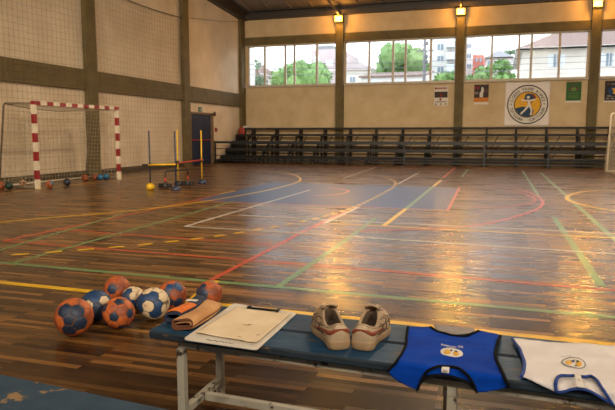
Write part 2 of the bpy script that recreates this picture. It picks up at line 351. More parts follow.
line(smooth([(4.4, 14.8), (3.2, 14.6), (2.48, 14.3), (1.83, 13.84), (1.36, 12.6), (1.36, 11.5), (1.83, 10.42), (2.6, 9.9), (4, 9.5)]), 1, .0034, .07)
line([(-9.65, 5), (-9.65, 18)], 1, .0018, .06)
struct('floor', fb, fm)

# walls
b = NB(); span(b, (XL - .25, YF, 0), (XL, YB + .25, 6.78)); prism(b, [(XL - .25, YF, 6.78), (XL - .25, YB + .25, 6.78), (XL - .25, 11, 6.78 + .12 * 15.3)], (.25, 0, 0)); struct('wall_left', b, 'wall_cream')
b = NB(); span(b, (XR, YF, 0), (XR + .25, YB, 8.6)); struct('wall_right', b, 'wall_cream')
WZ0, WZ1 = 3.42, 5.25
bays = [(-11.12, -6.88), (-6.5, -1.72), (-1.37, 3.34), (3.74, 8.5), (8.9, 13.6), (14, 19.4)]
b = NB(); span(b, (XL, YB, 0), (XR, YB + .25, WZ0)); span(b, (XL, YB, WZ1), (XR, YB + .25, 6.78))
xs = [XL] + [q for p in bays for q in p] + [XR]
for i in range(0, len(xs), 2): span(b, (xs[i], YB, WZ0), (xs[i + 1], YB + .25, WZ1))
struct('wall_back', b, 'wall_tan')
b = NB(); span(b, (XL, YF - .25, 0), (XR, YF, 6.78))
struct('wall_front', b, 'wall_tan')
b = NB()
for y0, y1 in ((YF, 11), (11, YB + .25)):
    z0, z1 = roof_z(max(y0, YF)), roof_z(y1)
    if y0 == 11: z0 = roof_z(11)
    prism(b, [(XL - .25, y0, z0), (XR, y0, z0), (XR, y1, z1), (XL - .25, y1, z1)], (0, 0, .12))
for k in range(31):
    x = XL + .5 + k
    for y0, y1 in ((YF, 11), (11, YB)): bar(b, (x, y0, roof_z(y0) - .02), (x, y1, roof_z(y1) - .02), .06, .05)
struct('ceiling', b, 'roof')
# beams, columns, rafters
n_trim = [0]
def trim(bm, m, **k):
    n_trim[0] += 1; return struct('trim_%d' % n_trim[0], bm, m, **k)
b = NB(); span(b, (XL, YF, 2.48), (XL + .1, YB, 3.05)); trim(b, 'olive')
b = NB(); span(b, (XL, YB - .1, WZ1 + .02), (XR, YB, 5.62)); trim(b, 'olive')
b = NB(); span(b, (XL, YB - .12, WZ0 - .07), (XR, YB, WZ0)); trim(b, 'alu')
for y in (15.1, 20.72, 26.1, 9.4):
    b = NB(); span(b, (XL, y - .24, 0), (XL + .15, y + .2, 6.75)); trim(b, 'olive')
for x in (-6.7, -1.56, 3.55, 8.7):
    b = NB(); span(b, (x - .17, YB - .22, 0), (x + .17, YB, 6.6)); trim(b, 'olive')
b = NB(); span(b, (XL, YB - .28, 6.4), (XR, YB, 6.58)); span(b, (XL, YB - .05, 6.4), (XR, YB, 6.78)); span(b, (XL, YB - .28, 6.74), (XR, YB, 6.8)); trim(b, 'steel_dark')
b = NB(); prism(b, [(XL, YB, 6.38), (XL, 11, 7.35), (XL, 11, 8.6), (XL, YB, 6.77)], (.28, 0, 0)); trim(b, 'steel_dark')
for y in (22.5, 18.5):
    b = NB(); z = roof_z(y) - .12; span(b, (XL + .3, y - .06, z - .1), (XR, y + .06, z + .06)); trim(b, 'steel_dark')
b = NB(); span(b, (XL, YF, 0), (XL + .03, YB, .16)); trim(b, 'olive_dark')

# windows: one frame with mullions and its panes per bay
mull = {0: (-10.3, -9.3, -8.86, -7.8), 1: (-5.42, -4.37, -3.83, -2.77), 2: (-.3, .75, 1.23, 2.28), 3: (4.8, 5.85, 6.35, 7.4), 4: (9.9, 11, 11.5, 12.5), 5: (15.2, 16.3, 16.8, 18)}
for i, (x0, x1) in enumerate(bays):
    b = NB(); y = YB + .06
    span(b, (x0, y - .04, WZ0), (x1, y + .04, WZ0 + .05)); span(b, (x0, y - .04, WZ1 - .06), (x1, y + .04, WZ1))
    for x in (x0 + .03, x1 - .03): span(b, (x - .03, y - .04, WZ0), (x + .03, y + .04, WZ1))
    w = struct('window_%d' % (i + 1), b, 'alu')
    b = NB()
    for k, x in enumerate(mull[i]): span(b, (x - .045, y - .05, WZ0 + .03), (x + .045, y + .05, WZ1 - .03))
    obj('mullions', b, 'alu', w)
    ed = [x0] + list(mull[i]) + [x1]
    for k in range(5):
        b = NB(); yy = y + (.012 if k % 2 else -.012); span(b, (ed[k] + .03, yy - .003, WZ0 + .04), (ed[k + 1] - .03, yy + .003, WZ1 - .05)); obj('pane', b, 'glass', w)

# door in the left wall
b = NB(); X = XL + .02
span(b, (XL, 21.0, 0), (XL + .1, 21.06, 2.06)); span(b, (XL, 22.78, 0), (XL + .1, 22.98, 2.06)); span(b, (XL, 21.0, 2.0), (XL + .1, 22.98, 2.08))
d = struct('door_1', b, 'doorframe')
for y0, y1 in ((21.07, 21.91), (21.93, 22.77)):
    b = NB(); span(b, (XL + .005, y0, .02), (XL + .06, y1, 1.99)); lf = obj('door_leaf', b, 'door', d, bevel=.008)
    b = NB(); tube(b, [(XL + .12, y0 + .05, .98), (XL + .12, y1 - .05, .98)], .018); 
    for y in (y0 + .08, y1 - .08): span(b, (XL + .055, y - .02, .96), (XL + .125, y + .02, 1.0))
    obj('push_bar', b, 'red', lf)

t = thing('exit_sign', 'small green exit sign on the left wall above the dark blue door', 'sign', (XL, 21.98, 2.2))
b = NB(); span(b, (0, -.16, -.09), (.03, .16, .09)); obj('panel', b, 'exitg', t)
b = NB()
tube(b, [(.033, -.02, .0), (.033, .02, .02), (.033, .03, -.02), (.033, .06, -.05)], .008, 5); tube(b, [(.033, .02, .02), (.033, -.01, -.05)], .008, 5); tube(b, [(.033, .045, .05), (.033, .044, .052)], .014, 6)
bar(b, (.033, -.1, 0), (.033, -.05, 0), .004, .02); span(b, (.031, .085, -.06), (.034, .13, .06)); obj('running_figure', b, 'pwhite', t)
t = thing('alarm_box', 'small brown box high on the left wall right of the door', 'box', (XL, 23.25, 2.06))
b = NB(); span(b, (0, -.06, -.09), (.06, .06, .09)); obj('housing', b, 'pbrown', t, bevel=.01); b = NB(); span(b, (.058, -.03, -.02), (.066, .03, .04)); obj('cover', b, 'pred', t)
t = thing('call_point', 'small red call point on the left wall beside the door frame', 'alarm', (XL, 23.36, 1.4))
b = NB(); span(b, (0, -.08, -.08), (.05, .08, .08)); obj('housing', b, 'red', t, bevel=.01); b = NB(); span(b, (.048, -.03, -.03), (.056, .03, .03)); obj('button', b, 'pblack', t)

# ------------------------------------------------------------------ strung nets
def strand(bm, pts, r, mi=0): tube(bm, pts, r, 3, mi)
def wall_net(y0, y1, z0, z1, label):
    t = thing('safety_net', label, 'net', (XL + .125, (y0 + y1) / 2, 0), 0, 'protective nets on the left wall')
    yo = (y0 + y1) / 2; b = NB(); n = int((y1 - y0) / .165)
    sag = lambda y: .09 * 4 * ((y - y0) * (y1 - y) / (y1 - y0) ** 2)
    for k in range(n + 1):
        y = y0 + (y1 - y0) * k / n
        strand(b, [(.02 * math.sin(y * 2 + j), y - yo + .01 * math.sin(j * 1.7 + y), z0 + (z1 - sag(y) - z0) * j / 6) for j in range(7)], .0034)
    m = int((z1 - z0) / .165)
    for j in range(m):
        z = z0 + (z1 - z0) * j / m
        strand(b, [(.02 * math.sin(y * 2 + 6 * j / m), y - yo, z - sag(y) * j / m) for y in [y0 + (y1 - y0) * k / 8 for k in range(9)]], .0034)
    obj('mesh_cords', b, 'snet', t)
    b = NB(); tube(b, [(0, y - yo, z1 - sag(y)) for y in [y0 + (y1 - y0) * k / 10 for k in range(11)]], .014, 6); obj('top_rope', b, 'rubber', t)
wall_net(6.0, 14.8, .12, 5.45, 'wide protective net hanging on the left wall behind the striped goal')
wall_net(15.34, 20.45, .12, 5.5, 'protective net on the left wall between two olive columns left of the door')
b = NB(); tube(b, [(XL + .2, 20.98, 5.58), (XL + .19, 23.5, 5.9), (XL + .2, 25.82, 6.28)], .008, 5); tag(obj('support_cable', b, 'rubber'), 'thin dark cable strung along the upper left wall right of the nets', 'cable')

# ------------------------------------------------------------------ goals
def striped(bm, a, b_, w, n, first):
    a, b_ = V(a), V(b_)
    for k in range(n):
        bar(bm, a.lerp(b_, k / n), a.lerp(b_, (k + 1) / n), w, w, (k + first) % 2)
GX = -9.72
Y0, Y1, GZ = 10.93, 13.97, 1.93
g = thing('handball_goal', 'red and white striped handball goal with net against the left wall', 'goal', (GX, (Y0 + Y1) / 2, 0))
yc = (Y0 + Y1) / 2; a0, a1 = Y0 - yc, Y1 - yc
for y in (a0, a1):
    b = NB(); striped(b, (0, y, 0), (0, y, GZ - .08), .085, 9, 0)
    obj('post', b, ['gw', 'gr'], g)
b = NB(); striped(b, (0, a0 - .042, GZ - .04), (0, a1 + .042, GZ - .04), .085, 15, 1); obj('crossbar', b, ['gw', 'gr'], g)
for y in (a0, a1):
    b = NB(); tube(b, [(0, y, GZ - .05), (-.78, y, GZ - .04), (-.82, y, GZ - .1), (-1.06, y, .04)], .022, 8); obj('back_support', b, 'gal', g)
    b = NB(); tube(b, [(0, y, .025), (-1.06, y, .025)], .02, 8); obj('ground_bar', b, 'gal', g)
b = NB(); tube(b, [(-1.06, a0, .03), (-1.06, a1, .03)], .02, 8); obj('rear_bar', b, 'gw', g)
b = NB(); tube(b, [(-.78, a0 + (a1 - a0) * k / 12, GZ - .05 - .1 * math.sin(PI * k / 12)) for k in range(13)], .008, 5); obj('net_rope', b, 'rubber', g)
b = NB(); ny = 27
def backp(u, v):  # u along goal width 0..1, v from bottom 0 to top back 1
    y = a0 + (a1 - a0) * u; top = GZ - .05 - .1 * math.sin(PI * u)
    x = -1.04 + .26 * v - .05 * math.sin(PI * u) * math.sin(PI * v)
    return V((x, y, .05 + (top - .05) * v))
for k in range(ny + 1):
    u = k / ny; strand(b, [(0, a0 + (a1 - a0) * u, GZ - .085)] + [backp(u, 1 - j / 8) for j in range(9)], .0032)
for j in range(18): strand(b, [backp(k / 10, j / 18) for k in range(11)], .0032)
for j in range(1, 8): strand(b, [(-.78 * j / 8, a0 + (a1 - a0) * k / 8, GZ - .085 - .09 * math.sin(PI * k / 8) * j / 8) for k in range(9)], .0032)
for y, e in ((a0, 0), (a1, 1)):
    for k in range(1, 9):
        s = k / 9; strand(b, [(-(.78 + .26 * (1 - v)) * s, y + .05 * (1 - 2 * e) * math.sin(PI * s) * math.sin(PI * v), .05 + (GZ - .13) * v) for v in [j / 6 for j in range(7)]], .0032)
    for j in range(18):
        v = j / 18; strand(b, [(-(.78 + .26 * (1 - v)) * s, y + .05 * (1 - 2 * e) * math.sin(PI * s) * math.sin(PI * v), .05 + (GZ - .13) * v) for s in [q / 5 for q in range(6)]], .0032)
obj('net', b, 'net', g)

g2 = thing('handball_goal', 'white framed goal cut off at the right edge before the bleachers', 'goal', (4.4, 20, 0))
for y in (-1.5, 1.3):
    b = NB(); bar(b, (0, y, 0), (0, y, 1.85), .08); obj('post', b, 'gw', g2)
    b = NB(); tube(b, [(0, y, 1.84), (-.9, y, 1.86), (-.93, y, 1.82), (-.98, y, .03), (0, y, .03)], .033, 8); obj('back_support', b, 'gw', g2)
b = NB(); bar(b, (0, -1.54, 1.86), (0, 1.34, 1.86), .08); obj('crossbar', b, 'gw', g2)
b = NB()
for k in range(24):
    y = -1.5 + 2.8 * k / 23; strand(b, [(0, y, 1.84), (-.9, y, 1.84), (-1.0, y, 1.0), (-1.05, y, .03)], .004)
for j in range(16): strand(b, [(-.93 - .1 * (1 - j / 16), -1.5, .05 + 1.78 * j / 16), (-.95 - .1 * (1 - j / 16), -.1, .05 + 1.78 * j / 16), (-.93 - .1 * (1 - j / 16), 1.3, .05 + 1.78 * j / 16)], .004)
for y in (-1.5, 1.3):
    for j in range(16): strand(b, [(-.92 - .1 * (1 - j / 16), y, .05 + 1.78 * j / 16), (0, y, .05 + 1.78 * j / 16)], .004)
    for k in range(1, 8): strand(b, [(-.13 * k, y, .05), (-.12 * k, y, 1.82)], .004)
obj('net', b, 'net', g2)

# ------------------------------------------------------------------ bleachers
BX0, BX1 = -11.2, 9.0
bl = thing('bleachers', 'long dark five-tier bleachers along the back wall under the windows', 'bleachers', (0, 24.7, 0))
yo = 24.7
st = [(23.42, .32), (23.95, .62), (24.5, .92), (25.05, 1.22), (25.55, 1.5)]
for i, (y, z) in enumerate(st):
    b = NB(); x0 = BX0 + (.0 if i == 4 else 0)
    span(b, (x0, y - yo, z - .05), (BX1, y + .3 - yo, z)); obj('seat_plank', b, 'bl_seat', bl)
    b = NB(); span(b, (x0, y + .02 - yo, z - (.14 if i < 3 else .09)), (BX1, y + .06 - yo, z - .05)); obj('front_board', b, 'bl', bl)
for y, z in st[:3]:
    b = NB(); span(b, (BX0, y + .28 - yo, z - .24), (BX1, y + .53 - yo, z - .2)); obj('foot_board', b, 'bl', bl)
sup = [-10.65 + 1.14 * k for k in range(18)]
for x in sup:
    b = NB()
    for y, z in st:
        bar(b, (x, y + .08 - yo, 0), (x, y + .08 - yo, z - .05), .06); bar(b, (x, y - yo, z - .09), (x, y + .4 - yo, z - .09), .05, .07)
    bar(b, (x, st[0][0] + .1 - yo, .05), (x, st[4][0] + .3 - yo, 1.4), .05, .07)
    bar(b, (x, 25.9 - yo, 0), (x, 25.9 - yo, 1.46), .08)
    obj('support_frame', b, 'bl', bl)
for k in range(0, 17):
    x = sup[k]; y = 25.2 - yo
    for p_, q_ in (((x + .1, y, .45), (x + .45, y, 1.12)), ((x + .1, y - .55, .2), (x + .5, y - .55, .8))):
        b = NB(); bar(b, p_, q_, .035); obj('cross_brace', b, 'bl', bl)
b = NB(); 
for y, z in st: span(b, (BX0 - .05, y - yo, .02), (BX0 + .02, y + .5 - yo, z - .03))
obj('end_panel', b, 'bl', bl)

rl = thing('railing', 'dark metal railing running along the front of the bleachers', 'railing', (0, 23.15, 0))
b = NB(); bar(b, (XL + .02, 0, .88), (BX1, 0, .84), .05, .09); obj('top_rail', b, 'rail', rl)
for z in (.61, .33, .12):
    b = NB(); bar(b, (XL + .02, 0, z), (BX1, 0, z - .03), .03, .035); obj('mid_rail', b, 'rail', rl)
for x in (-11.33, -8.06, -5.6, -3.36, -.4, 1.8, 4.3, 6.8):
    b = NB(); bar(b, (x, 0, 0), (x, 0, .86), .055); span(b, (x - .07, -.06, 0), (x + .07, .06, .012)); obj('rail_post', b, 'rail', rl)

# bag and towel at the top left corner of the bleachers
bag = thing('gym_bag', 'red bag on the top left end of the bleachers', 'bag', (-11.02, 25.23, 1.222))
b = NB()
rings = []
for k in range(9):
    z = .30 * k / 8; w = .15 * (1 - .35 * (k / 8) ** 2); dpt = .09 * (1 - .3 * (k / 8) ** 2)
    rings.append([b.verts.new((w * math.copysign(abs(math.cos(a)) ** .6, math.cos(a)), dpt * math.copysign(abs(math.sin(a)) ** .6, math.sin(a)), z)) for a in [2 * PI * q / 16 for q in range(16)]])
for r0, r1 in zip(rings, rings[1:]):
    for q in range(16): b.faces.new((r0[q], r0[(q + 1) % 16], r1[(q + 1) % 16], r1[q]))
b.faces.new(rings[0][::-1]); b.faces.new(rings[-1]); obj('body', b, 'red', bag, smooth=True)
b = NB()
for x in (-.06, .06): tube(b, [(x, -.085, .05), (x, -.12, .15), (x, -.09, .26)], .014, 6)
obj('strap', b, 'blk', bag)
b = NB()
for k, (dz, w) in enumerate(((0, .27), (.03, .25), (.055, .26))): 
    box(b, (0, 0, .015 + dz), (w * 1.2, .22, .028))
o = obj('towel', b, 'pwhite', bevel=.01); tag(o, 'white folded towel lying on the red bag on the bleachers', 'towel', None, (-10.95, 25.7, 1.502))

# ------------------------------------------------------------------ flood lamps
lampm = emit('sodium_lamp_glow', (1.0, .42, .03), 10)
def lamp(x, label, y=YB - .22, s=-1, z=6.18, energy=32):
    t = thing('floodlight', label, 'lamp', (x, y, z), 0, 'amber floodlights on the columns')
    b = NB(); prism(b, [(-.17, s * .06, -.13), (.17, s * .06, -.13), (.17, s * .06, .13), (-.17, s * .06, .13)], (0, s * .1, 0)); span(b, (-.03, -s * .006, -.03), (.03, s * .08, .03)); span(b, (-.19, s * .05, .12), (.19, s * .2, .145)); obj('housing', b, 'steel_dark', t)
    b = NB(); prism(b, [(-.15, s * .165, -.11), (.15, s * .165, -.11), (.15, s * .165, .11), (-.15, s * .165, .11)], (0, s * .012, 0)); obj('lens', b, lampm, t)
    b = NB(); tube(b, [(0, s * .05, .14), (0, s * .09, .2), (0, s * 3.2, .2 + .12 * 3.2)], .05, 8); tube(b, [(0, s * 3.2, .2 + .12 * 3.2), (0, s * 3.2, .55 + .12 * 3.2)], .02, 6); obj('conduit_pipe', b, 'gal', t)
    ld = bpy.data.lights.new('floodlight_glow', 'POINT'); ld.energy = energy; ld.color = (1, .45, .07); ld.shadow_soft_size = .1
    lo = bpy.data.objects.new('floodlight_glow', ld); col.objects.link(lo); lo.location = (x, y + s * .42, z - .02)
    ls = bpy.data.lights.new('floodlight_beam', 'SPOT'); ls.energy = 190; ls.color = (1, .48, .09); ls.shadow_soft_size = .1; ls.spot_size = math.radians(130); ls.spot_blend = .5
    lo = bpy.data.objects.new('floodlight_beam', ls); col.objects.link(lo); lo.location = (x, y + s * .3, z - .02); lo.rotation_euler = V((0, s * 1.0, -.75)).to_track_quat('-Z', 'Y').to_euler()
    return t
lamp(-6.7, 'glowing amber floodlight leftmost of the three on the back wall columns')
lamp(-1.56, 'glowing amber floodlight in the middle of the three on the back wall columns')
lamp(3.53, 'glowing amber floodlight at the top right corner on the rightmost column')

# ------------------------------------------------------------------ posters and banner on the back wall
PY = YB - .006
def flat(name, pts, mat_, parent, off):
    """polygon in the wall plane, local x,z, 'off' metres in front of the sheet"""
    b = NB(); prism(b, [(p[0], -off - .001, p[1]) for p in pts], (0, .001, 0)); return obj(name, b, mat_, parent)
def R4(x0, z0, x1, z1): return [(x0, z0), (x1, z0), (x1, z1), (x0, z1)]
def ell(cx, cz, rx, rz, n=20): return [(cx + rx * math.cos(2 * PI * k / n), cz + rz * math.sin(2 * PI * k / n)) for k in range(n)]
def poster(cx, z0, w, h, m, label):
    t = thing('poster', label, 'poster', (cx, PY, z0 + h / 2), 0, 'posters on the back wall')
    b = NB(); span(b, (-w / 2, -.004, -h / 2), (w / 2, .004, h / 2)); obj('sheet', b, m, t); return t
p = poster(-2.3, 2.42, .57, .82, 'pwhite', 'white poster with a dark photo strip left of the middle column')
flat('photo_strip', R4(-.27, -.08, .27, .17), 'pdark', p, .006); flat('figure', ell(0, .02, .05, .09), 'pred', p, .009)
flat('title_band', R4(-.2, .27, .24, .35), 'pink', p, .006); flat('title_mark', ell(-.23, .31, .035, .05), 'pred', p, .009); flat('small_mark', ell(-.02, -.15, .05, .05), 'pred', p, .006)
flat('text_band', R4(-.23, -.27, .23, -.23), 'pgrey', p, .006)
for x in (-.2, 0, .2): flat('footer_mark', ell(x, -.35, .04, .04), 'pgrey', p, .006)
p = poster(-.66, 2.44, .58, .82, 'pwhite', 'dark poster of a player in white above an orange floor right of middle column')
flat('photo', R4(-.29, -.13, .29, .41), 'pdark', p, .006); flat('orange_floor', R4(-.29, -.31, .29, -.13), 'porange', p, .006)
flat('crowd_patch', R4(-.26, .22, -.08, .34), 'pred', p, .008); flat('crowd_patch', R4(.1, .1, .27, .2), 'pbrown', p, .008); flat('crowd_patch', R4(-.27, .02, -.12, .1), 'pgrey', p, .008)
flat('player', [(-.06, -.1), (.06, -.12), (.07, .05), (.1, .2), (.06, .3), (.0, .3), (-.01, .14), (-.07, .05)], 'pwhite', p, .01)
p = poster(2.87, 2.46, .56, .82, 'pwhite', 'green poster right of the round emblem banner')
flat('green_field', R4(-.28, -.33, .28, .41), 'pgreen', p, .006); flat('oval_picture', ell(0, .13, .19, .1), 'pbrown', p, .008); flat('oval_centre', ell(0, .12, .1, .07), 'plgreen', p, .01)
flat('title_band', R4(-.17, .33, .17, .37), 'pbrown', p, .008)
for z in (-.05, -.14, -.2): flat('text_band', R4(-.18, z - .012, .18, z + .012), 'plgreen', p, .008)
p = poster(4.28, 2.46, .58, .82, 'pwhite', 'dark navy poster with a yellow figure at the right edge of the wall')
flat('navy_field', R4(-.29, -.35, .29, .41), 'pblack', p, .006); flat('blue_glow', ell(.03, .02, .2, .2), 'pblue', p, .008)
flat('figure', [(0, -.05), (.03, -.1), (.11, -.1), (.1, .03), (.16, .12), (.1, .16), (.06, .12), (-.01, .14), (-.04, .1), (.02, .04)], 'pyel', p, .01)
flat('badge', ell(-.17, .29, .06, .05), 'pbrown', p, .008); flat('title_band', R4(-.08, .26, .24, .31), 'pgrey', p, .008); flat('text_band', R4(-.2, -.2, .24, -.14), 'pgrey', p, .008)
for x in (-.18, .0, .16): flat('footer_mark', R4(x - .06, -.3, x + .06, -.24), 'pgrey', p, .008)

bn = thing('banner', 'square white cloth banner with a round sports club emblem on the back wall', 'banner', (1.14, YB - .03, 2.44))
b = NB(); n = 24; g_ = [[None] * (n + 1) for _ in range(n + 1)]
for i in range(n + 1):
    for j in range(n + 1):
        u, v = i / n * 2 - 1, j / n * 2 - 1
        zz = v * .89 - .035 * (1 - u * u) * (v + 1) / 2
        g_[i][j] = b.verts.new((u * (.87 - .012 * (1 - v * v)), .012 * math.sin(6 * (u + v)) * max(0, abs(u * v) - .3) + .004, zz))
for i in range(n):
    for j in range(n): b.faces.new((g_[i][j], g_[i + 1][j], g_[i + 1][j + 1], g_[i][j + 1]))
o = obj('cloth', b, 'banner', bn, smooth=True); sm = o.modifiers.new('thick', 'SOLIDIFY'); sm.thickness = .006; sm.offset = 0
for x in (-.85, .85):
    for z in (-.86, .87):
        b = NB(); tube(b, [(x, .02, z), (x, -.012, z)], .014, 8); obj('grommet', b, 'gal', bn)
ec = (.02, -.03)
def ring(name, r0, r1, m, off, a0=0, a1=2 * PI, n=48):
    b = NB(); vs = []
    for k in range(n + 1):
        a = a0 + (a1 - a0) * k / n
        vs.append([b.verts.new((ec[0] + r * math.cos(a), -off, ec[1] + r * math.sin(a))) for r in (r0, r1)])
    for p_, q in zip(vs, vs[1:]): b.faces.new((p_[0], q[0], q[1], p_[1]))
    return obj(name, b, m, bn)
ring('emblem_outer_ring', .745, .79, 'pblack', .020); ring('emblem_text_ring', .53, .745, 'pwhite', .020); ring('emblem_inner_ring', .495, .53, 'pblack', .020)
def E(pts): return [(ec[0] + p[0], ec[1] + p[1]) for p in pts]
ring('emblem_field', .0, .495, 'pyel', .018)
flat('emblem_hill', E([(.5 * .98 * math.cos(a), .5 * .98 * math.sin(a)) for a in [PI * 1.1 + k * (PI * .5) / 14 for k in range(15)]] + [(.2, -.4), (.25, -.25), (.12, -.02), (-.05, -.1), (-.22, -.08), (-.35, -.12)]), 'pnavy', bn, .021)
flat('emblem_hair', E([(-.14, .2), (.24, .18), (.2, .32), (.14, .42), (0, .45), (-.1, .38)]), 'pnavy', bn, .021)
flat('emblem_red_band', E([(.24, .2), (.33, .26), (.26, .38), (.12, .46), (.14, .42), (.2, .32)]), 'pred', bn, .021)
flat('emblem_red_patch', E([(.05, .0), (.22, .1), (.1, .14), (-.05, .12)]), 'pred', bn, .021)
flat('emblem_head', E(ell(.02, .29, .06, .06)), 'pwhite', bn, .024)
flat('emblem_body', E([(-.29, .22), (-.2, .15), (.0, .13), (.02, .0), (-.12, -.2), (-.28, -.36), (-.22, -.4), (-.05, -.22), (.06, -.08), (.14, -.24), (.1, -.42), (.17, -.42), (.2, -.22), (.1, .03), (.12, .13), (.28, .17), (.36, .26), (.28, .23), (.1, .19), (-.1, .19)]), 'pwhite', bn, .024)
b = NB()
def arc_text(s, r, a_mid, step, top):
    for i, ch in enumerate(s):
        a = a_mid + (-(i - (len(s) - 1) / 2) * step if top else (i - (len(s) - 1) / 2) * step)
        ca, sa = math.cos(a), math.sin(a)
        ux, uz = (sa, -ca) if top else (-sa, ca)   # reading direction
        nx, nz = (ca, sa) if top else (-ca, -sa)   # glyph up
        put_glyph(b, ch, .16, lambda x, y: V((ec[0] + r * ca + ux * x * .8 + nx * y, -.024, ec[1] + r * sa + uz * x * .8 + nz * y)))
arc_text('SIDDER FRANO &JANCE', .575, PI / 2, .148, True)
arc_text('TUTICUUBA · CURITIUUBA', .69, -PI / 2, .125, False)
for a in (PI * .99, PI * .01): tube(b, [(ec[0] + .63 * math.cos(a), -.024, ec[1] + .63 * math.sin(a)), (ec[0] + .63 * math.cos(a), -.023, ec[1] + .63 * math.sin(a))], .028, 8)
obj('emblem_lettering', b, 'pblack', bn, fix=False)

# ------------------------------------------------------------------ training gear by the goal
def pole(name, x, y, m, bm_, label, h=1.26, ball=False):
    t = thing(name, label, 'agility pole', (x, y, 0), 0, 'agility poles in front of the door')
    b = NB()
    if ball: lathe(b, [(.05, 0), (.075, .02), (.092, .055), (.086, .1), (.06, .135), (.025, .15)])
    else: lathe(b, [(.1, 0), (.102, .02), (.094, .05), (.064, .085), (.025, .1)])
    obj('base', b, bm_, t); b = NB(); tube(b, [(0, 0, .06), (0, 0, h)], .016, 8); obj('pole', b, m, t)
    b = NB(); tube(b, [(-.03, 0, .55), (.03, 0, .55)], .03, 8); obj('clip', b, 'blk', t)
pole('agility_pole', -7.16, 11.42, 'navy', 'yel', 'dark blue pole standing in a yellow rounded base', 1.28, True)
pole('agility_pole', -6.58, 11.5, 'navy', 'navy', 'dark blue pole in a navy base beside the small hurdle', 1.27)
pole('agility_pole', -7.23, 12.75, 'yel', 'blk', 'yellow pole in a black base behind the dark blue poles', 1.3)
pole('agility_pole', -6.91, 13.35, 'yel', 'navy', 'yellow pole in a navy base nearest the blue door', 1.3)
b = NB(); tube(b, [(-7.3, 11.355, .545), (-7.16, 11.365, .547)], .02, 8, 1); tube(b, [(-7.16, 11.365, .547), (-6.55, 11.445, .565)], .02, 8); tag(obj('hurdle_bar', b, ['yel', 'blk']), 'yellow crossbar with a black end clipped across the two dark blue poles', 'bar')
b = NB(); tube(b, [(-7.18, 12.685, .53), (-6.84, 13.31, .585)], .018, 8); tag(obj('hurdle_bar', b, 'red'), 'red crossbar clipped between the two yellow poles', 'bar')
t = thing('mini_hurdle', 'small red and black training hurdle between the agility poles', 'hurdle', (-7.08, 12.2, 0))
hp = [V((-.03, -.28, 0)), V((.0, .5, 0))]
hp[0] = V((-7.1, 11.95, 0)) - V((-7.08, 12.2, 0)); hp[1] = V((-6.9, 12.62, 0)) - V((-7.08, 12.2, 0))
for q in hp:
    b = NB(); bar(b, q + V((-.17, .02, .05)), q + V((.14, -.02, .05)), .1, .1); lathe(b, [(.05, 0), (.075, .03), (.06, .12), (.03, .13)], q, 12); obj('foot', b, 'blk', t, bevel=.01)
    b = NB(); tube(b, [q + V((0, 0, .1)), q + V((0, 0, .24))], .024, 8); obj('upright', b, 'red', t)
b = NB(); tube(b, [hp[0] + V((0, 0, .22)), hp[0] + V((0, 0, .35)), hp[0].lerp(hp[1], .06) + V((0, 0, .38)), hp[0].lerp(hp[1], .94) + V((0, 0, .38)), hp[1] + V((0, 0, .35)), hp[1] + V((0, 0, .22))], .018, 8); obj('top_bar', b, 'blk', t)

# ------------------------------------------------------------------ balls
phi = (1 + 5 ** .5) / 2
pent = [V(p).normalized() for s in (1, -1) for t_ in (phi, -phi) for p in ((0, s, t_), (s, t_, 0), (t_, 0, s))]
icb = NB(); bmesh.ops.create_icosphere(icb, subdivisions=1, radius=1); icb.verts.ensure_lookup_table()
pent = [v.co.normalized() for v in icb.verts]; hexa = [(f.verts[0].co + f.verts[1].co + f.verts[2].co).normalized() for f in icb.faces]; icb.free()
cells = [(p, 0) for p in pent] + [(h_, 1) for h_ in hexa]
def ball(label, loc, d, mats, scheme, sub=5, rot=(0, 0, 0), group='handballs on the floor by the bench'):
    """scheme(index, is_hex, direction) -> material slot; last slot is the seam"""
    from mathutils import Euler
    R_ = Euler(rot).to_matrix(); b = NB(); bmesh.ops.create_icosphere(b, subdivisions=sub, radius=1)
    cs = [(R_ @ c, k) for c, k in cells]; slot = [scheme(i, k, c) for i, (c, k) in enumerate(cs)]
    def near(n):
        best = []
        for i, (c, k) in enumerate(cs): best.append((n.dot(c) + (-.0 if k else -.028), i))
        best.sort(reverse=True); return best
    for v in b.verts:
        n = v.co.normalized(); q = near(n); gap = q[0][0] - q[1][0]
        v.co = n * (d / 2) * (1 - .03 * max(0, 1 - gap / .045) ** 1.5 + .004 * noise.noise(n * 5))
    for f in b.faces:
        q = near(f.calc_center_median().normalized()); gap = q[0][0] - q[1][0]
        f.material_index = len(mats) - 1 if gap < .013 else slot[q[0][1]]; f.smooth = True
    zmin = min(v.co.z for v in b.verts)
    o = obj('handball', b, mats)
    return tag(o, label, 'ball', group, (loc[0], loc[1], -zmin))
cd = -fw
def near_dir(k, dirs, tol):
    return lambda i, hx, c: 1 if any(c.dot(V(q).normalized()) > tol for q in dirs) else 0
def pentdark(i, hx, c): return 0 if hx else 1
tc_ = (CP - V((-2.2, 3.1, .1))).normalized(); rx_ = V((0, 0, 1)).cross(tc_).normalized(); uz_ = tc_.cross(rx_)
def D(x, y): z = math.sqrt(max(0, 1 - x * x - y * y)); return rx_ * x + uz_ * y + tc_ * z
def place(xc, ytop, ybot, w):
    g0 = at(xc, ybot - 1, 0); dist = (g0 - CP).dot(fw); d = w / F * dist * .97
    c = at(xc, (ytop + ybot) / 2, d / 2); return c, d
def nearball(label, x0, y0, x1, y1, mats, scheme, rot=(0, 0, 0)):
    c, d = place((x0 + x1) / 2, y0, y1, ((x1 - x0) + (y1 - y0)) / 2); return ball(label, c, d, mats, scheme, 5, rot)
def patches(dirs, tol=.9, base=0, other=1): return lambda i, hx, c: other if any(c.dot(q) > tol for q in dirs) else base
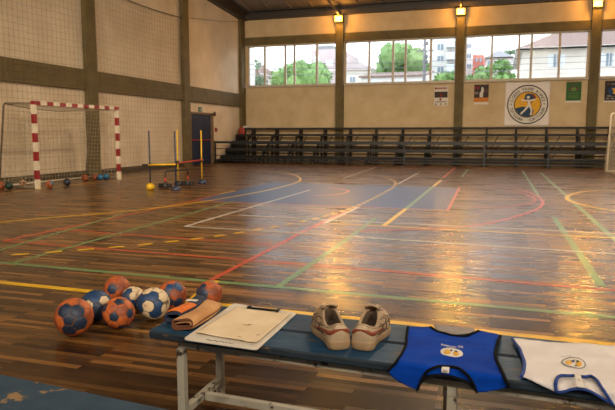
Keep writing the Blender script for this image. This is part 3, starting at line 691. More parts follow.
nearball('orange handball with a large navy patch in front, nearest and leftmost of the pile', 55, 297, 93, 336.5, ['orange', 'bnavy', 'seam'], patches([D(-.05, .35), D(.35, 0), D(-.25, -.1), D(.05, -.55), D(.1, .0)], .88), (.3, .2, .1))
nearball('blue handball with cream patches left in the pile behind the orange one', 81, 288.5, 111, 322, ['bblue', 'cream', 'bnavy', 'seamn'], lambda i, hx, c: 1 if c.dot(D(-.42, .25)) > .945 or c.dot(D(.65, .45)) > .955 else (2 if c.dot(D(0, -.5)) > .8 else 0), (.1, .5, .3))
nearball('orange handball with navy pentagons at the back of the pile, left', 103, 276, 131, 302, ['dorange', 'bnavy', 'seam'], patches([D(-.25, -.2)], .93), (.2, .9, .4))
nearball('orange handball with blue pentagons in front centre of the pile', 102.5, 296.5, 135, 329, ['orange', 'bnavy', 'seam'], pentdark, (.36, .35, .0))
nearball('small cream and navy handball tucked in the middle of the pile', 121.5, 286, 145, 310, ['cream', 'bblue', 'seam'], patches([D(.35, -.5), D(-.8, .3)], .84), (.5, .1, .8))
nearball('cracked cream handball with blue patches at the right of the pile', 137.5, 286.5, 169.5, 320.5, ['cream', 'bblue', 'seamn'], patches([D(.15, .5), D(.12, .0), D(.0, -.5), D(-.9, .15)], .89), (.2, .3, .5))
nearball('orange handball with a blue spot on top at the back right of the pile', 158, 279, 186, 311, ['dorange', 'bblue', 'bnavy', 'seam'], lambda i, hx, c: 1 if c.dot(D(.25, .6)) > .9 else (2 if c.dot(D(0, -.6)) > .85 or c.dot(D(-.8, .2)) > .9 else 0), (.7, .2, .1))
nearball('lone orange handball behind the bench end', 196, 280, 222.5, 307, ['dorange', 'bnavy', 'seam'], patches([D(-.75, .2), D(-.7, -.2)], .86), (.15, .65, .2))
FG = 'handballs around the striped goal'
def far(label, px, py, m, scheme=pentdark, d=.17): 
    g0 = at(px, py, 0); ball(label, g0, d, m, scheme, 3, (random.random() * 3, random.random() * 3, 0), FG)
far('orange red handball at the left edge of the picture by the goal', 1.5, 189, ['orange', 'pbrown', 'seam'])
far('dark green handball left of the near goal post', 9.2, 189.5, ['bgreen', 'bblack', 'bgreen'])
far('small brown and tan handball inside the goal behind the near post', 22.8, 186, ['tanc', 'bblack', 'seam'], d=.15)
far('orange handball with a blue patch just right of the near goal post', 50, 188, ['orange', 'bteal', 'bblack', 'seam'], lambda i, hx, c: 1 if c.dot(D(.8, .3)) > .7 else (2 if c.dot(D(-.1, -.5)) > .9 else 0))
far('black and navy handball in the middle of the goal mouth', 67.2, 185.7, ['bblack', 'bnavy', 'seamn'])
far('orange handball alone inside the far half of the goal', 85, 181, ['orange', 'pbrown', 'seam'])
far('reddish brown handball touching the blue pair by the far goal post', 95.2, 179.8, ['dorange', 'pbrown', 'seam'], d=.16)
far('blue handball left of the pair by the far goal post', 100.7, 180, ['bteal', 'bblue', 'seamn'], d=.16)
far('blue handball right of the pair by the far goal post', 106.3, 179.6, ['bteal', 'bblue', 'seamn'], d=.16)

# ------------------------------------------------------------------ the bench
ZT = .43
def yf(x): return 1.928 - .058 * x       # front edge
def yg(x): return 2.147 - .034 * x
def yb(x): return 2.376 - .03 * x
bx0, bx1 = -1.282, 1.15
BO = V((0, 2.1, 0))
bench = thing('bench', 'long worn blue plank bench with chipped grey metal legs in the foreground', 'bench', BO)
def plank(fa, fb2, name):
    b = NB(); n = 40; rows = []
    for k in range(n + 1):
        x = bx0 + (bx1 - bx0) * k / n; sk = .02
        ya, yb_ = fa(x), fb2(x)
        xs_ = lambda y: x - (y - 2.0) * .04 * (1 - k / n)
        prof = [(ya + .004, ZT - .03), (ya, ZT - .024), (ya, ZT - .006), (ya + .006, ZT), (ya + .05, ZT), ((ya + yb_) / 2, ZT - .0015), (yb_ - .05, ZT), (yb_ - .006, ZT), (yb_, ZT - .006), (yb_, ZT - .024), (yb_ - .004, ZT - .03)]
        rows.append([b.verts.new(V((xs_(y), y + .0012 * noise.noise(V((x * 9, y * 3, 1))), z + .0012 * noise.noise(V((x * 7, y * 30, 2))))) - BO) for y, z in prof])
    for r0, r1 in zip(rows, rows[1:]):
        for q in range(len(r0)):
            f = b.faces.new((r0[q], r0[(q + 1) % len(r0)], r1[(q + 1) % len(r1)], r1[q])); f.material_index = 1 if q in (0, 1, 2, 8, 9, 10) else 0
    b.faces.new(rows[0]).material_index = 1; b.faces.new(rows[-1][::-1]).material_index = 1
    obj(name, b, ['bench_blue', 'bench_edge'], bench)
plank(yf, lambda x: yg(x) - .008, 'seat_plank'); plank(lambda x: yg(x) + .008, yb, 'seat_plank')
ZR = ZT - .032
def bp(x, y, z): return V((x, y, z)) - BO
for fn, o_ in ((yf, .045), (yb, -.035)):
    b = NB(); bar(b, bp(bx0 + .11, fn(bx0) + o_, ZR - .017), bp(bx1 - .1, fn(bx1) + o_, ZR - .017), .03, .034); obj('frame_rail', b, 'leg', bench, bevel=.003)
LX = [(-1.155, -1.155), (-.112, -.15), (.95, .94)]
for xa, xb in LX:
    pf, pb = (xa, yf(xa) + .036), (xb, yb(xb) - .04)
    for (x, y) in (pf, pb):
        b = NB(); span(b, bp(x - .016, y - .016, .02), bp(x + .016, y + .016, ZR - .03)); lg = obj('leg', b, 'leg', bench, bevel=.003)
        b = NB(); span(b, bp(x - .019, y - .019, 0), bp(x + .019, y + .019, .03)); obj('rubber_foot', b, 'rubber', lg)
    b = NB(); bar(b, bp(pf[0], pf[1] + .016, .1), bp(pb[0], pb[1] - .016, .1), .028, .028); obj('side_stretcher', b, 'leg', bench)
    b = NB(); bar(b, bp(pf[0], pf[1] + .016, ZR - .018), bp(pb[0], pb[1] - .016, ZR - .018), .028, .03); obj('cross_rail', b, 'leg', bench)
b = NB(); xm0 = LX[0][0]; bar(b, bp(-1.135, yf(-1.14) + .2, .1), bp(.945, yf(.95) + .22, .1), .028, .028); obj('long_stretcher', b, 'leg', bench)

# clipboard, paper and clip
cbp = [at(183, 340.6, ZT), at(257, 351.3, ZT), at(297, 314.3, ZT), at(233.6, 304.6, ZT)]
co = sum(cbp, V()) / 4; co.z = ZT
ZC = ZT + .0015
cbt = thing('clipboard', 'white clipboard holding aged tan paper on the blue bench', 'clipboard', (co.x, co.y, ZC))
def rounded(pts, r, n=4):
    out = []
    for i in range(len(pts)):
        p, a, c = V(pts[i]), V(pts[i - 1]), V(pts[(i + 1) % len(pts)])
        d1 = (a - p).normalized() * r; d2 = (c - p).normalized() * r
        for k in range(n + 1):
            t = k / n; out.append((p + d1) * (1 - t) ** 2 + p * 2 * t * (1 - t) + (p + d2) * t * t)
    return out
lo = V((co.x, co.y, ZT))
b = NB(); prism(b, rounded([p_ - lo for p_ in cbp], .02), (0, 0, .006)); obj('board', b, 'board', cbt, bevel=.0015)
pp = [at(195.6, 334, ZT + .008), at(256, 344.7, ZT + .008), at(290.7, 315, ZT + .008), at(236, 308, ZT + .008)]
b = NB(); n = 28; gg = []
for i in range(n + 1):
    row = []
    for j in range(n + 1):
        u, v = i / n, j / n
        q = (pp[0] * (1 - u) + pp[1] * u) * (1 - v) + (pp[3] * (1 - u) + pp[2] * u) * v - lo
        e = .0025 * noise.noise(V((u * 9, v * 9, 3)))
        q.x += e * (1 if u in (0, 1) else 0); q.y += e * (1 if v in (0, 1) else 0) + (.004 * noise.noise(V((u * 14, 0, 8))) if v == 0 else 0)
        q.z = .0078 + .0025 * (noise.noise(V((u * 4, v * 5, 0))) + .6) + .007 * max(0, .12 - v) / .12 * (.5 + noise.noise(V((u * 5, 2, 1)))) + .004 * max(0, u - .9) / .1
        row.append(b.verts.new(q))
    gg.append(row)
for i in range(n):
    for j in range(n): b.faces.new((gg[i][j], gg[i + 1][j], gg[i + 1][j + 1], gg[i][j + 1]))
o = obj('paper', b, 'paper', cbt, smooth=True); sm = o.modifiers.new('t', 'SOLIDIFY'); sm.thickness = .002; sm.offset = -1
for nm, dx, dy, h_ in (('paper', .006, -.006, .0002),):
    b = NB(); prism(b, [(p_ - lo) * 1 + V((dx, dy, 0)) for p_ in pp], (0, 0, .0012))
    for v_ in b.verts: v_.co.z = .0062 + (.0008 if v_.co.z > .0085 else 0)
    obj('under_sheet', b, 'board', cbt)
# metal clip at the far edge
ca, cb_ = at(249.5, 310.5, ZT) - lo, at(279, 313.5, ZT) - lo; ca.z = cb_.z = 0
b = NB(); bar(b, ca + V((0, 0, .012)), cb_ + V((0, 0, .012)), .014, .004); dr = (cb_ - ca).normalized(); nr = V((-dr.y, dr.x, 0))
tube(b, [ca - nr * .01 + V((0, 0, .013)), cb_ - nr * .01 + V((0, 0, .013))], .004, 8)
for e in (ca, cb_): tube(b, [e - nr * .018 + V((0, 0, .01)), e - nr * .02 + V((0, 0, .018)), e + nr * .01 + V((0, 0, .016))], .005, 8)
cl = obj('clip', b, 'clip', cbt)
b = NB(); m_ = (ca + cb_) / 2; tube(b, [m_ - dr * .05 + V((0, 0, .024)), m_ - dr * .02 + nr * .016 + V((0, 0, .034)), m_ + dr * .02 + nr * .016 + V((0, 0, .034)), m_ + dr * .05 + V((0, 0, .024))], .003, 6); obj('clip_wire', b, 'gal', cl)
# handwriting on the lower edge of the board
b = NB(); s0, s1 = at(206, 341.6, ZT) - lo, at(233, 345.6, ZT) - lo
pts = []
for k in range(60):
    t = k / 59; q = s0.lerp(s1, t); q += V((.004 * math.sin(k * .9), .0055 * math.sin(k * 1.35) * (1 - .6 * t) + .003 * math.sin(k * .41), 0)); q.z = .0064; pts.append(q)
tube(b, pts, .0012, 4, flat=.4); obj('signature', b, 'ink', cbt)
b = NB()
for (x, y, s_) in ((246, 326, 3), (250, 325.5, 2), (239, 337.5, 1.6), (258, 336, 1.5)):
    q = at(x, y, ZT + .01) - lo; q.z = .0125; tube(b, [q + V((-.004 * s_, -.001, 0)), q + V((0, .002, .0003)), q + V((.004 * s_, .001, 0))], .0014, 5, flat=.5)
obj('scribbles', b, 'tand', cbt)

# folded tan sleeve and navy/orange pad on the bench end
def ribbon(bm, path, width_vec, th, mi=0, side=None):
    """path: list of points along the fold, width_vec: cross direction"""
    w = V(width_vec); rows = []
    for i, p in enumerate(path):
        d = (V(path[min(i + 1, len(path) - 1)]) - V(path[max(0, i - 1)])).normalized(); n_ = w.normalized().cross(d).normalized()
        rows.append([V(p) - w / 2 + n_ * th / 2, V(p) + w / 2 + n_ * th / 2, V(p) + w / 2 - n_ * th / 2, V(p) - w / 2 - n_ * th / 2])
    vs = [[bm.verts.new(q) for q in r] for r in rows]
    for a, c in zip(vs, vs[1:]):
        for k in range(4):
            f = bm.faces.new((a[k], a[(k + 1) % 4], c[(k + 1) % 4], c[k])); f.material_index = mi; f.smooth = False
    bm.faces.new(vs[0]); bm.faces.new(vs[-1][::-1])
# sleeve: long axis L, cross axis W
A = V((-1.152, 2.035, ZT + .005)); Bp = V((-1.176, 2.335, ZT + .005)); Ld = (Bp - A).normalized(); Wd = V((Ld.y, -Ld.x, 0))
sl = thing('knee_sleeve', 'folded tan suede-like sleeve lying on the bench left of the clipboard', 'sleeve', A)
L0 = (Bp - A).length
def loop(bm, w, h, z0, off=0, m=1, L_=L0, cut=0.0):
    n = 26; rows = []
    for k in range(15):
        t = k / 14; base = Ld * (L_ * t) + Wd * (off + .014 * math.sin(t * 2.6)); hh = h * (1 - .22 * t) * (1 + .06 * math.sin(t * 7)); ww = w * (1 - .1 * t)
        ring_o, ring_i = [], []
        for q in range(n):
            a = 2 * PI * q / n; c_, s_ = math.cos(a), math.sin(a)
            x = ww / 2 * math.copysign(abs(c_) ** .5, c_); z = hh / 2 * math.copysign(abs(s_) ** .55, s_)
            z += .004 * math.sin(x * 60 + t * 3)
            ring_o.append(base + Wd * x + V((0, 0, z0 + hh / 2 + z)))
            ring_i.append(base + Wd * x * .88 + V((0, 0, z0 + hh / 2 + z * .62)))
        rows.append(([bm.verts.new(p_) for p_ in ring_o], [bm.verts.new(p_) for p_ in ring_i]))
    for (a, ai), (c, ci) in zip(rows, rows[1:]):
        for q in range(n):
            q2 = (q + 1) % n
            f = bm.faces.new((a[q], a[q2], c[q2], c[q])); f.smooth = True
            f = bm.faces.new((ai[q2], ai[q], ci[q], ci[q2])); f.smooth = True; f.material_index = 1
    for (a, ai) in (rows[0], rows[-1]):
        for q in range(n):
            q2 = (q + 1) % n; f = bm.faces.new((a[q], ai[q], ai[q2], a[q2])); f.material_index = 1
b = NB(); loop(b, .092, .046, .001); o = obj('outer_layer', b, ['tanc', 'tand'], sl)
b = NB(); loop(b, .07, .02, .012, .0, L_=L0 * .98); obj('inner_layer', b, ['tanc', 'tand'], sl)
b = NB(); tube(b, [Ld * (L0 * t) + Wd * (.0445 * (1 - .1 * t) + .014 * math.sin(t * 2.6)) + V((0, 0, .018 + .004 * math.sin(t * 5))) for t in [k / 12 for k in range(13)]], .0035, 6); obj('side_seam', b, 'tand', sl)
A2 = V((-1.24, 2.11, ZT + .005)); B2 = V((-1.262, 2.33, ZT + .005)); 
A, L0, Ld = A2, (B2 - A2).length, (B2 - A2).normalized(); Wd = V((Ld.y, -Ld.x, 0))
pd = thing('knee_pad', 'navy and orange padded band on the bench end beside the tan sleeve', 'pad', A2)
b = NB(); loop(b, .068, .04, .001); obj('band', b, ['padn', 'padn'], pd)
b = NB(); rows = []
for k in range(9):
    t = .06 + .64 * k / 8; base = Ld * (L0 * t) + Wd * (.014 * math.sin(t * 2.6)); hh = .04 * (1 - .22 * t) * (1 + .06 * math.sin(t * 7)) + .004
    rows.append([b.verts.new(base + Wd * (x * (1 - .1 * t)) + V((0, 0, .002 + hh * (.5 + .5 * (1 - (abs(x) / .04) ** 3)) + .005))) for x in (-.033, -.024, -.012, 0, .012, .024, .033)])
for r0, r1 in zip(rows, rows[1:]):
    for q in range(6): b.faces.new((r0[q], r0[q + 1], r1[q + 1], r1[q]))
o = obj('pad_cover', b, 'pado', pd, smooth=True); sm = o.modifiers.new('t', 'SOLIDIFY'); sm.thickness = .006; sm.offset = -1
b = NB(); base = Ld * (L0 * .88); prism(b, [base + Wd * -.024 + V((0, 0, .036)), base + Wd * .026 + V((0, 0, .036)), base + Ld * .024 + Wd * .026 + V((0, 0, .035)), base + Ld * .024 + Wd * -.024 + V((0, 0, .035))], (0, 0, .003)); obj('white_label', b, 'pwhite', pd)

# ------------------------------------------------------------------ trainers
def outline(t, L_, mir):
    """half-outline point on the sole: t in 0..1 round the shoe, y from heel 0 to toe L"""
    ctrl = [(0, 0), (.026, .006), (.037, .03), (.036, .075), (.036, .12), (.046, .175), (.051, .215), (.046, .255), (.03, .285), (.004, .298), (-.022, .29), (-.038, .265), (-.044, .225), (-.04, .17), (-.03, .12), (-.033, .075), (-.036, .03), (-.025, .006)]
    n = len(ctrl); f = t * n; i = int(f) % n; u = f - int(f)
    P = [V(ctrl[(i + k - 1) % n]) for k in range(4)]; a, b_, c, d = P
    q = .5 * ((2 * b_) + (c - a) * u + (2 * a - 5 * b_ + 4 * c - d) * u * u + (3 * b_ - 3 * c + d - a) * u ** 3)
    return V((q.x * mir * 1.14, q.y * L_ / .298))
def shoe(label, loc, rz, mir, L_=.30):
    t = thing('trainer', label, 'shoe', loc, rz, 'pair of worn trainers on the bench')
    n = 56
    o_ = [outline(k / n, L_, mir) for k in range(n)]
    # sole
    b = NB(); rows = []
    for z, s in ((0, .93), (.004, .985), (.012, 1.02), (.022, 1.035), (.03, 1.02), (.031, .95)):
        rows.append([b.verts.new(((p_.x) * s, (p_.y - .5 * L_) * (1 + (s - 1) * .45) + .5 * L_, z + (.012 * max(0, (p_.y / L_ - .78) / .22) ** 2 if True else 0) + (.006 * max(0, 1 - p_.y / .1)if z > .015 else 0))) for p_ in o_])
    for a, c in zip(rows, rows[1:]):
        for k in range(n): f = b.faces.new((a[k], a[(k + 1) % n], c[(k + 1) % n], c[k])); f.smooth = True
    b.faces.new(rows[0][::-1]); b.faces.new(rows[-1]); obj('sole', b, 'sole', t)
    # upper: from the sole line to the collar ring
    cy, cl, cw = .098, .086, .034
    def collar(k):
        a = -PI / 2 + 2 * PI * k / n
        y = cy + cl * math.sin(a); x = cw * math.cos(a) * (1 + .0 * y); return V((x * mir * 1, y))
    def hz(y):  # collar height along the shoe
        u = (y - (cy - cl)) / (2 * cl)
        return .092 - .026 * math.sin(PI * min(1, u * 1.25)) ** 1 + .012 * max(0, u - .55) / .45 if u < 1 else .11
    # match outline parameters to the collar by angle around the collar centre
    def upper(k, v, out=0.0):
        p_ = o_[k]; c = collar(k)
        av = v ** 1.9 if p_.y > .19 else v ** 1.5
        xy = p_ * .985 * (1 - av) + c * av
        bulge = .010 * math.sin(PI * min(1, v * 1.1)) * (1 if p_.y < .16 else .55)
        dirn = V((p_.x, p_.y - .1)).normalized() if p_.y > .2 or p_.y < .03 else V((math.copysign(1, p_.x), 0))
        xy = xy + dirn * (bulge * .5 + out)
        toe = max(0, min(1, (p_.y - .17) / .09)); hc = hz(c.y)
        zz = .028 + (hc - .028) * (math.sin(v * PI / 2) ** (1.05 - .3 * toe)) + .012 * max(0, (p_.y / L_ - .78) / .22) ** 2 * (1 - v)
        return V((xy.x, xy.y, zz + out * .3))
    b = NB(); m = 12; rows = [[b.verts.new(upper(k, j / m)) for k in range(n)] for j in range(m + 1)]
    ins = []
    for j, (s, dz) in enumerate(((.9, .0), (.82, -.012), (.95, -.04), (1.0, -.058))):
        r = []
        for k in range(n):
            c = collar(k); z = hz(c.y); q = V((c.x * s, (c.y - cy) * (s + .03) + cy)); zz = max(.03, z + dz + (.004 if j == 0 else 0)); r.append(b.verts.new((q.x, q.y, zz)))
        ins.append(r)
    for a, c in zip(rows + ins, (rows + ins)[1:]):
        for k in range(n):
            f = b.faces.new((a[k], a[(k + 1) % n], c[(k + 1) % n], c[k])); f.smooth = True
            f.material_index = 1 if a in ins else 0
    f = b.faces.new(ins[-1]); f.material_index = 1
    o = obj('upper', b, ['shoe', 'shoed'], t)
    # padded collar lip
    b = NB(); pts = [V((collar(k).x * .97, collar(k).y, hz(collar(k).y) + .001)) for k in range(n)]; tube(b, pts + [pts[0]], .0058, 8); obj('collar', b, 'shoe', t)
    # rust stripe round the heel, dipping at the back
    b = NB(); r0, r1 = [], []
    ks = [(k + n - 15) % n for k in range(31)]
    for i, k in enumerate(ks):
        e = abs(i - 15) / 15
        vm = .60 - .28 * e + .06 * math.cos(e * 9); w_ = .12 * (1 - .25 * e)
        r0.append(b.verts.new(upper(k, max(.02, vm - w_), .0018))); r1.append(b.verts.new(upper(k, vm + w_, .0018)))
    for i in range(30): f = b.faces.new((r0[i], r0[i + 1], r1[i + 1], r1[i])); f.smooth = True
    o = obj('heel_stripe', b, 'shoer', t)
    sm = o.modifiers.new('t', 'SOLIDIFY'); sm.thickness = .0012
    b = NB(); r0, r1 = [], []
    for i, k in enumerate([(q + n - 3) % n for q in range(7)]):
        r0.append(b.verts.new(upper(k, .62, .003))); r1.append(b.verts.new(upper(k, .97 - .02 * abs(i - 3), .003)))
    for i in range(6): b.faces.new((r0[i], r0[i + 1], r1[i + 1], r1[i]))
    o = obj('heel_tab', b, 'lace', t); sm = o.modifiers.new('t', 'SOLIDIFY'); sm.thickness = .0016
    # dark panel lines on both flanks
    for side in (0, 1):
        b = NB()
        kk = lambda q: int(q if side == 0 else n - q) % n
        for path in ([(12, .1), (14, .35), (15, .6), (15, .85)], [(16, .1), (17, .4), (18, .7), (17, .92)], [(13, .75), (16, .5), (19, .35), (22, .2), (25, .12)], [(10, .3), (13, .18), (17, .1), (22, .06)], [(19, .15), (19.5, .5), (19, .85)]):
            pts = []
            for (qa, va), (qb, vb) in zip(path, path[1:]):
                for s in range(6): pts.append(upper(kk(round(qa + (qb - qa) * s / 6)), va + (vb - va) * s / 6, .0012))
            tube(b, pts, .0018, 5)
        obj('panel_lines', b, 'shoel', t)
    # tongue and laces
    b = NB(); rows = []
    for k in range(9):
        s = k / 8; y = .168 + .07 * (1 - s) - .02 * s; z = .072 + .046 * s + .004
        rows.append([b.verts.new((x * (1 + .3 * s), y - (0.0 if abs(x) < .015 else .004), z + .012 * (1 - (x / .026) ** 2))) for x in (-.024, -.012, 0, .012, .024)])
    for r0_, r1_ in zip(rows, rows[1:]):
        for q in range(4): b.faces.new((r0_[q], r0_[q + 1], r1_[q + 1], r1_[q]))
    o = obj('tongue', b, 'shoe', t, smooth=True); sm = o.modifiers.new('t', 'SOLIDIFY'); sm.thickness = .007
    b = NB()
    for k in range(5):
        y = .176 + .016 * k; z = .108 - .0085 * k; w_ = .026
        tube(b, [(-w_, y + .004, z - .014), (-w_ * .5, y, z), (w_ * .5, y + .004, z), (w_, y - .002, z - .014)], .0032, 6)
        tube(b, [(w_, y + .004, z - .014), (w_ * .4, y + .008, z + .002), (-w_ * .5, y + .01, z), (-w_, y + .012, z - .014)], .0028, 6)
    for sx in (-1, 1):
        tube(b, [(0, .172, .115), (sx * .016, .166, .127), (sx * .03, .172, .119), (sx * .018, .18, .112), (0, .174, .114)], .003, 6)
        tube(b, [(0, .172, .115), (sx * .02, .186, .113), (sx * .034, .2, .1)], .0026, 6)
    obj('laces', b, 'lace', t)
    return t
shoe('beige worn trainer with rust heel stripe, left one of the pair on the bench', (-.505, 2.015, ZT + .001), .53, -1, .275)
shoe('beige worn trainer with rust heel stripe, right one of the pair beside the blue bib', (-.436, 2.03, ZT + .001), -.06, 1, .275)

# ------------------------------------------------------------------ bibs draped on the bench
def inside(p, poly):
    c = False; n = len(poly)
    for i in range(n):
        (x1, y1), (x2, y2) = poly[i], poly[i - 1]
        if (y1 > p[1]) != (y2 > p[1]) and p[0] < (x2 - x1) * (p[1] - y1) / (y2 - y1) + x1: c = not c
    return c
def dense(pts, step=1.3, closed=True):
    out = []; n = len(pts)
    for i in range(n if closed else n - 1):
        a, b_ = V(pts[i]), V(pts[(i + 1) % n]); k = max(1, int((b_ - a).length / step))
        for q in range(k): out.append(a.lerp(b_, q / k))
    if not closed: out.append(V(pts[-1]))
    return out
def curve(pts, n=5):
    return [tuple(p) for p in smooth(pts, n)]
def drape(px, py, lift=.0, wr=.0, seed=0):
    """where the cloth over this bench spot lies: on the planks, or hanging over their front edge"""
    q = at(px, py, ZT + .004 + lift + wr * .4)
    q0 = at(px, py, ZT + .007 + wr * .4)
    w = (noise.noise(V((q0.x * 9 + q0.y * 8, q0.y * 15, seed))) * .7 + noise.noise(V((q0.x * 26, q0.y * 18 + 7, seed + 5))) * .35 + .45)
    e = yf(q.x)
    if q.y >= e - .004:
        return V((q.x, q.y, ZT + .004 + lift + max(0, w) * wr))
    r = ray(px, py); tt = (1.928 - .009) / (r.y + .058 * r.x); P = CP + r * tt
    return V((P.x, P.y - lift - max(0, w) * wr * .6, P.z))
def cloth(name, poly, m, parent, org, lift=0, wr=.008, seed=0, th=.003, step=2.2, holes=()):
    bd = dense(poly); xs_ = [p[0] for p in poly]; ys_ = [p[1] for p in poly]
    pts = [V((p.x, p.y)) for p in bd]; edges = [(i, (i + 1) % len(pts)) for i in range(len(pts))]
    y = min(ys_)
    while y < max(ys_):
        x = min(xs_)
        while x < max(xs_):
            if inside((x, y), poly) and min((V((x, y)) - q).length for q in bd) > .8: pts.append(V((x, y)))
            x += step
        y += step * .75
    vs, es, fs, *_ = delaunay_2d_cdt(pts, edges, [], 2, 1e-5)
    b = NB(); nv = [b.verts.new(drape(v.x, v.y, lift, wr, seed) - org) for v in vs]
    for f in fs:
        c = sum((vs[i] for i in f), V((0, 0))) / len(f)
        if inside(c, poly):
            try: b.faces.new([nv[i] for i in f])
            except ValueError: pass
    o = obj(name, b, m, parent, smooth=True); sm = o.modifiers.new('t', 'SOLIDIFY'); sm.thickness = th; sm.offset = 1
    # make sure normals face up so thickness grows away from the bench
    if sum(p_.normal.z for p_ in o.data.polygons) < 0: o.data.flip_normals()
    return o
def band(name, px, m, parent, org, r=.0048, lift=.006, wr=.008, seed=0):
    b = NB(); tube(b, [drape(p[0], p[1], lift, wr, seed) - org for p in curve(px, 4)], r, 8, flat=.75); return obj(name, b, m, parent)
def printed(name, px, m, parent, org, lift, wr=.008, seed=0):
    return cloth(name, px, m, parent, org, lift + .0025, wr, seed, .0006, 1.0)
def oval(cx, cy, a, b_, rot, n=28):
    return [(cx + a * math.cos(t) * math.cos(rot) - b_ * math.sin(t) * math.sin(rot), cy + a * math.cos(t) * math.sin(rot) + b_ * math.sin(t) * math.cos(rot)) for t in [2 * PI * k / n for k in range(n)]]

# blue bib
bo = at(448, 355, ZT)
bib = thing('sports_bib', 'royal blue sports bib with black edging laid across the bench', 'bib', bo)
Lside = [(388, 370), (395, 363), (401.7, 354), (406, 344), (406.5, 337), (407.8, 327.3)]
Top1 = [(407.8, 327.3), (419, 327.2), (430.5, 326.8)]
Scoop = [(430.5, 326.8), (437, 331.2), (447, 334.2), (458, 335.6), (468, 335.2), (474, 333.2), (478.5, 331)]
Top2 = [(478.5, 331), (490, 333.4), (500.5, 335.6)]
Rside = [(500.5, 335.6), (497.8, 343), (495.6, 352), (497, 361), (503, 373.4), (509, 386)]
Rhem = [(509, 386), (494, 389.5), (477, 391.8)]
Arch = [(477, 391.8), (473, 382), (467.6, 374), (460, 368.6), (450, 366), (441, 365.6), (432, 367.4), (426, 372), (421.5, 380), (417.4, 389.4)]
Lhem = [(417.4, 389.4), (405, 384), (394, 377), (388, 370)]
def cat(*ls):
    out = []
    for l in ls: out += curve(l, 4)[:-1]
    return out
poly = cat(Lside, Top1, Scoop, Top2, Rside, Rhem, Arch, Lhem)
back = cat([(424.5, 373), (430, 366), (441, 363), (452, 363.5), (462, 367), (469, 373), (474, 383)], [(474, 383), (468, 381.5), (452, 377), (438, 375.6), (429, 376.6), (424.5, 373)])
cloth('inner_panel', back, 'bibb', bib, bo, -.002, .004, 3)
cloth('front_panel', poly, 'bibb', bib, bo, .003, .008, 1)
cloth('lining', cat([(433, 324.5), (452, 325.8), (474, 328.6)], [(474, 328.6), (474, 332.6), (458, 334.6), (447, 333.2), (437, 330.4), (433, 324.5)]), 'pgrey', bib, bo, .0, .003, 1, .002)
for nm, l in (('side_binding', Lside), ('side_binding', Rside), ('collar_binding', Scoop), ('neck_binding', Arch)): band(nm, l, 'trimk', bib, bo, .0062 if nm != 'collar_binding' else .006, .008, .008, 1)
band('inner_binding', [(421, 381), (428, 376.5), (438, 375), (452, 376.6), (466, 381), (474, 387)], 'trimk', bib, bo, .0075, .004, .004, 3)
printed('emblem_oval', oval(451.7, 352.7, 11.4, 4.6, .13), 'pwhite', bib, bo, .0062, .008, 1)
printed('emblem_yellow', oval(447.3, 352, 3.4, 2.2, .1), 'pyel', bib, bo, .0074, .008, 1); printed('emblem_yellow', oval(456, 353.6, 2.9, 1.9, .1), 'pyel', bib, bo, .0074, .008, 1)
printed('emblem_figure', oval(451.4, 350.6, 1.1, .8, 0), 'pnavy', bib, bo, .0082, .008, 1); printed('emblem_figure', oval(456, 351.4, 1.7, .6, .25), 'pnavy', bib, bo, .0086, .008, 1)
def mini_text(s, x0, y0, x1, y1, h, m, parent, org, lift, wr, seed, bend=0):
    b = NB(); n = len(s)
    for i, ch in enumerate(s):
        t = (i + .5) / n; x, y = x0 + (x1 - x0) * t, y0 + (y1 - y0) * t + bend * math.sin(PI * t); sl_ = (y1 - y0) / (x1 - x0)
        adv = (x1 - x0) / n
        put_glyph(b, ch, 1.0, lambda gx, gy: drape(x + gx * adv * 1.15, y + gx * adv * sl_ - gy * h * 1.35, lift + .004, wr, seed) - org)
    o = obj('lettering', b, m, parent, fix=False)
mini_text('HANDEBOL', 441, 345, 457, 347.6, 1.7, 'pwhite', bib, bo, .0070, .008, 1, .5); mini_text('CWB', 457.8, 347.3, 463.2, 348.0, 1.9, 'pwhite', bib, bo, .0070, .008, 1)
printed('size_tag', [(441.8, 366), (449.6, 366.8), (449.2, 372.4), (441.4, 371.4)], 'pwhite', bib, bo, .004, .004, 3)
mini_text('GG', 443.4, 370.4, 447.6, 370.9, 2.2, 'ink', bib, bo, .0052, .004, 3)

# white bib
wo = at(570, 365, ZT)
bibw = thing('sports_bib', 'white sports bib with blue edging at the right end of the bench', 'bib', wo)
WL = [(556, 391.3), (545, 386.6), (533, 381), (521, 376.6)]
WA = [(521, 376.6), (523.6, 370), (524, 362), (521, 353), (516.5, 345), (512.3, 338.7)]
WT = [(512.3, 338.7), (540, 341.2), (575, 343.8), (615, 347), (650, 350.4)]
WR = [(650, 350.4), (646, 362), (650, 375), (660, 390), (676, 404)]
WB = [(676, 404), (650, 409), (628, 409), (612.5, 403.8)]
WN = [(612.5, 403.8), (605, 392), (598, 382), (591, 376), (584.5, 377), (574.6, 375.2), (566, 375.6), (559, 377.6), (555.4, 383), (556, 391.3)]
poly = cat(WL, WA, WT, WR, WB, WN)
cloth('inner_panel', cat([(556.5, 388), (558, 378.5), (566, 373.5), (585, 373.5), (594, 376.5), (606, 392), (611.5, 402)], [(611.5, 402), (600, 396.5), (586.7, 389.4), (573.5, 388.4), (560, 393), (556.5, 388)]), 'bibw', bibw, wo, -.002, .004, 6)
cloth('front_panel', poly, 'bibw', bibw, wo, .003, .008, 4)
for nm, l in (('side_binding', WA), ('neck_binding', WN), ('side_binding', WR)): band(nm, l, 'trimb', bibw, wo, .006, .008, .008, 4)
band('inner_binding', [(557, 391.5), (565, 390.6), (573.5, 388.2), (586.7, 389.2), (600, 396.3), (611, 402.5)], 'trimb', bibw, wo, .0058, .005, .004, 6)
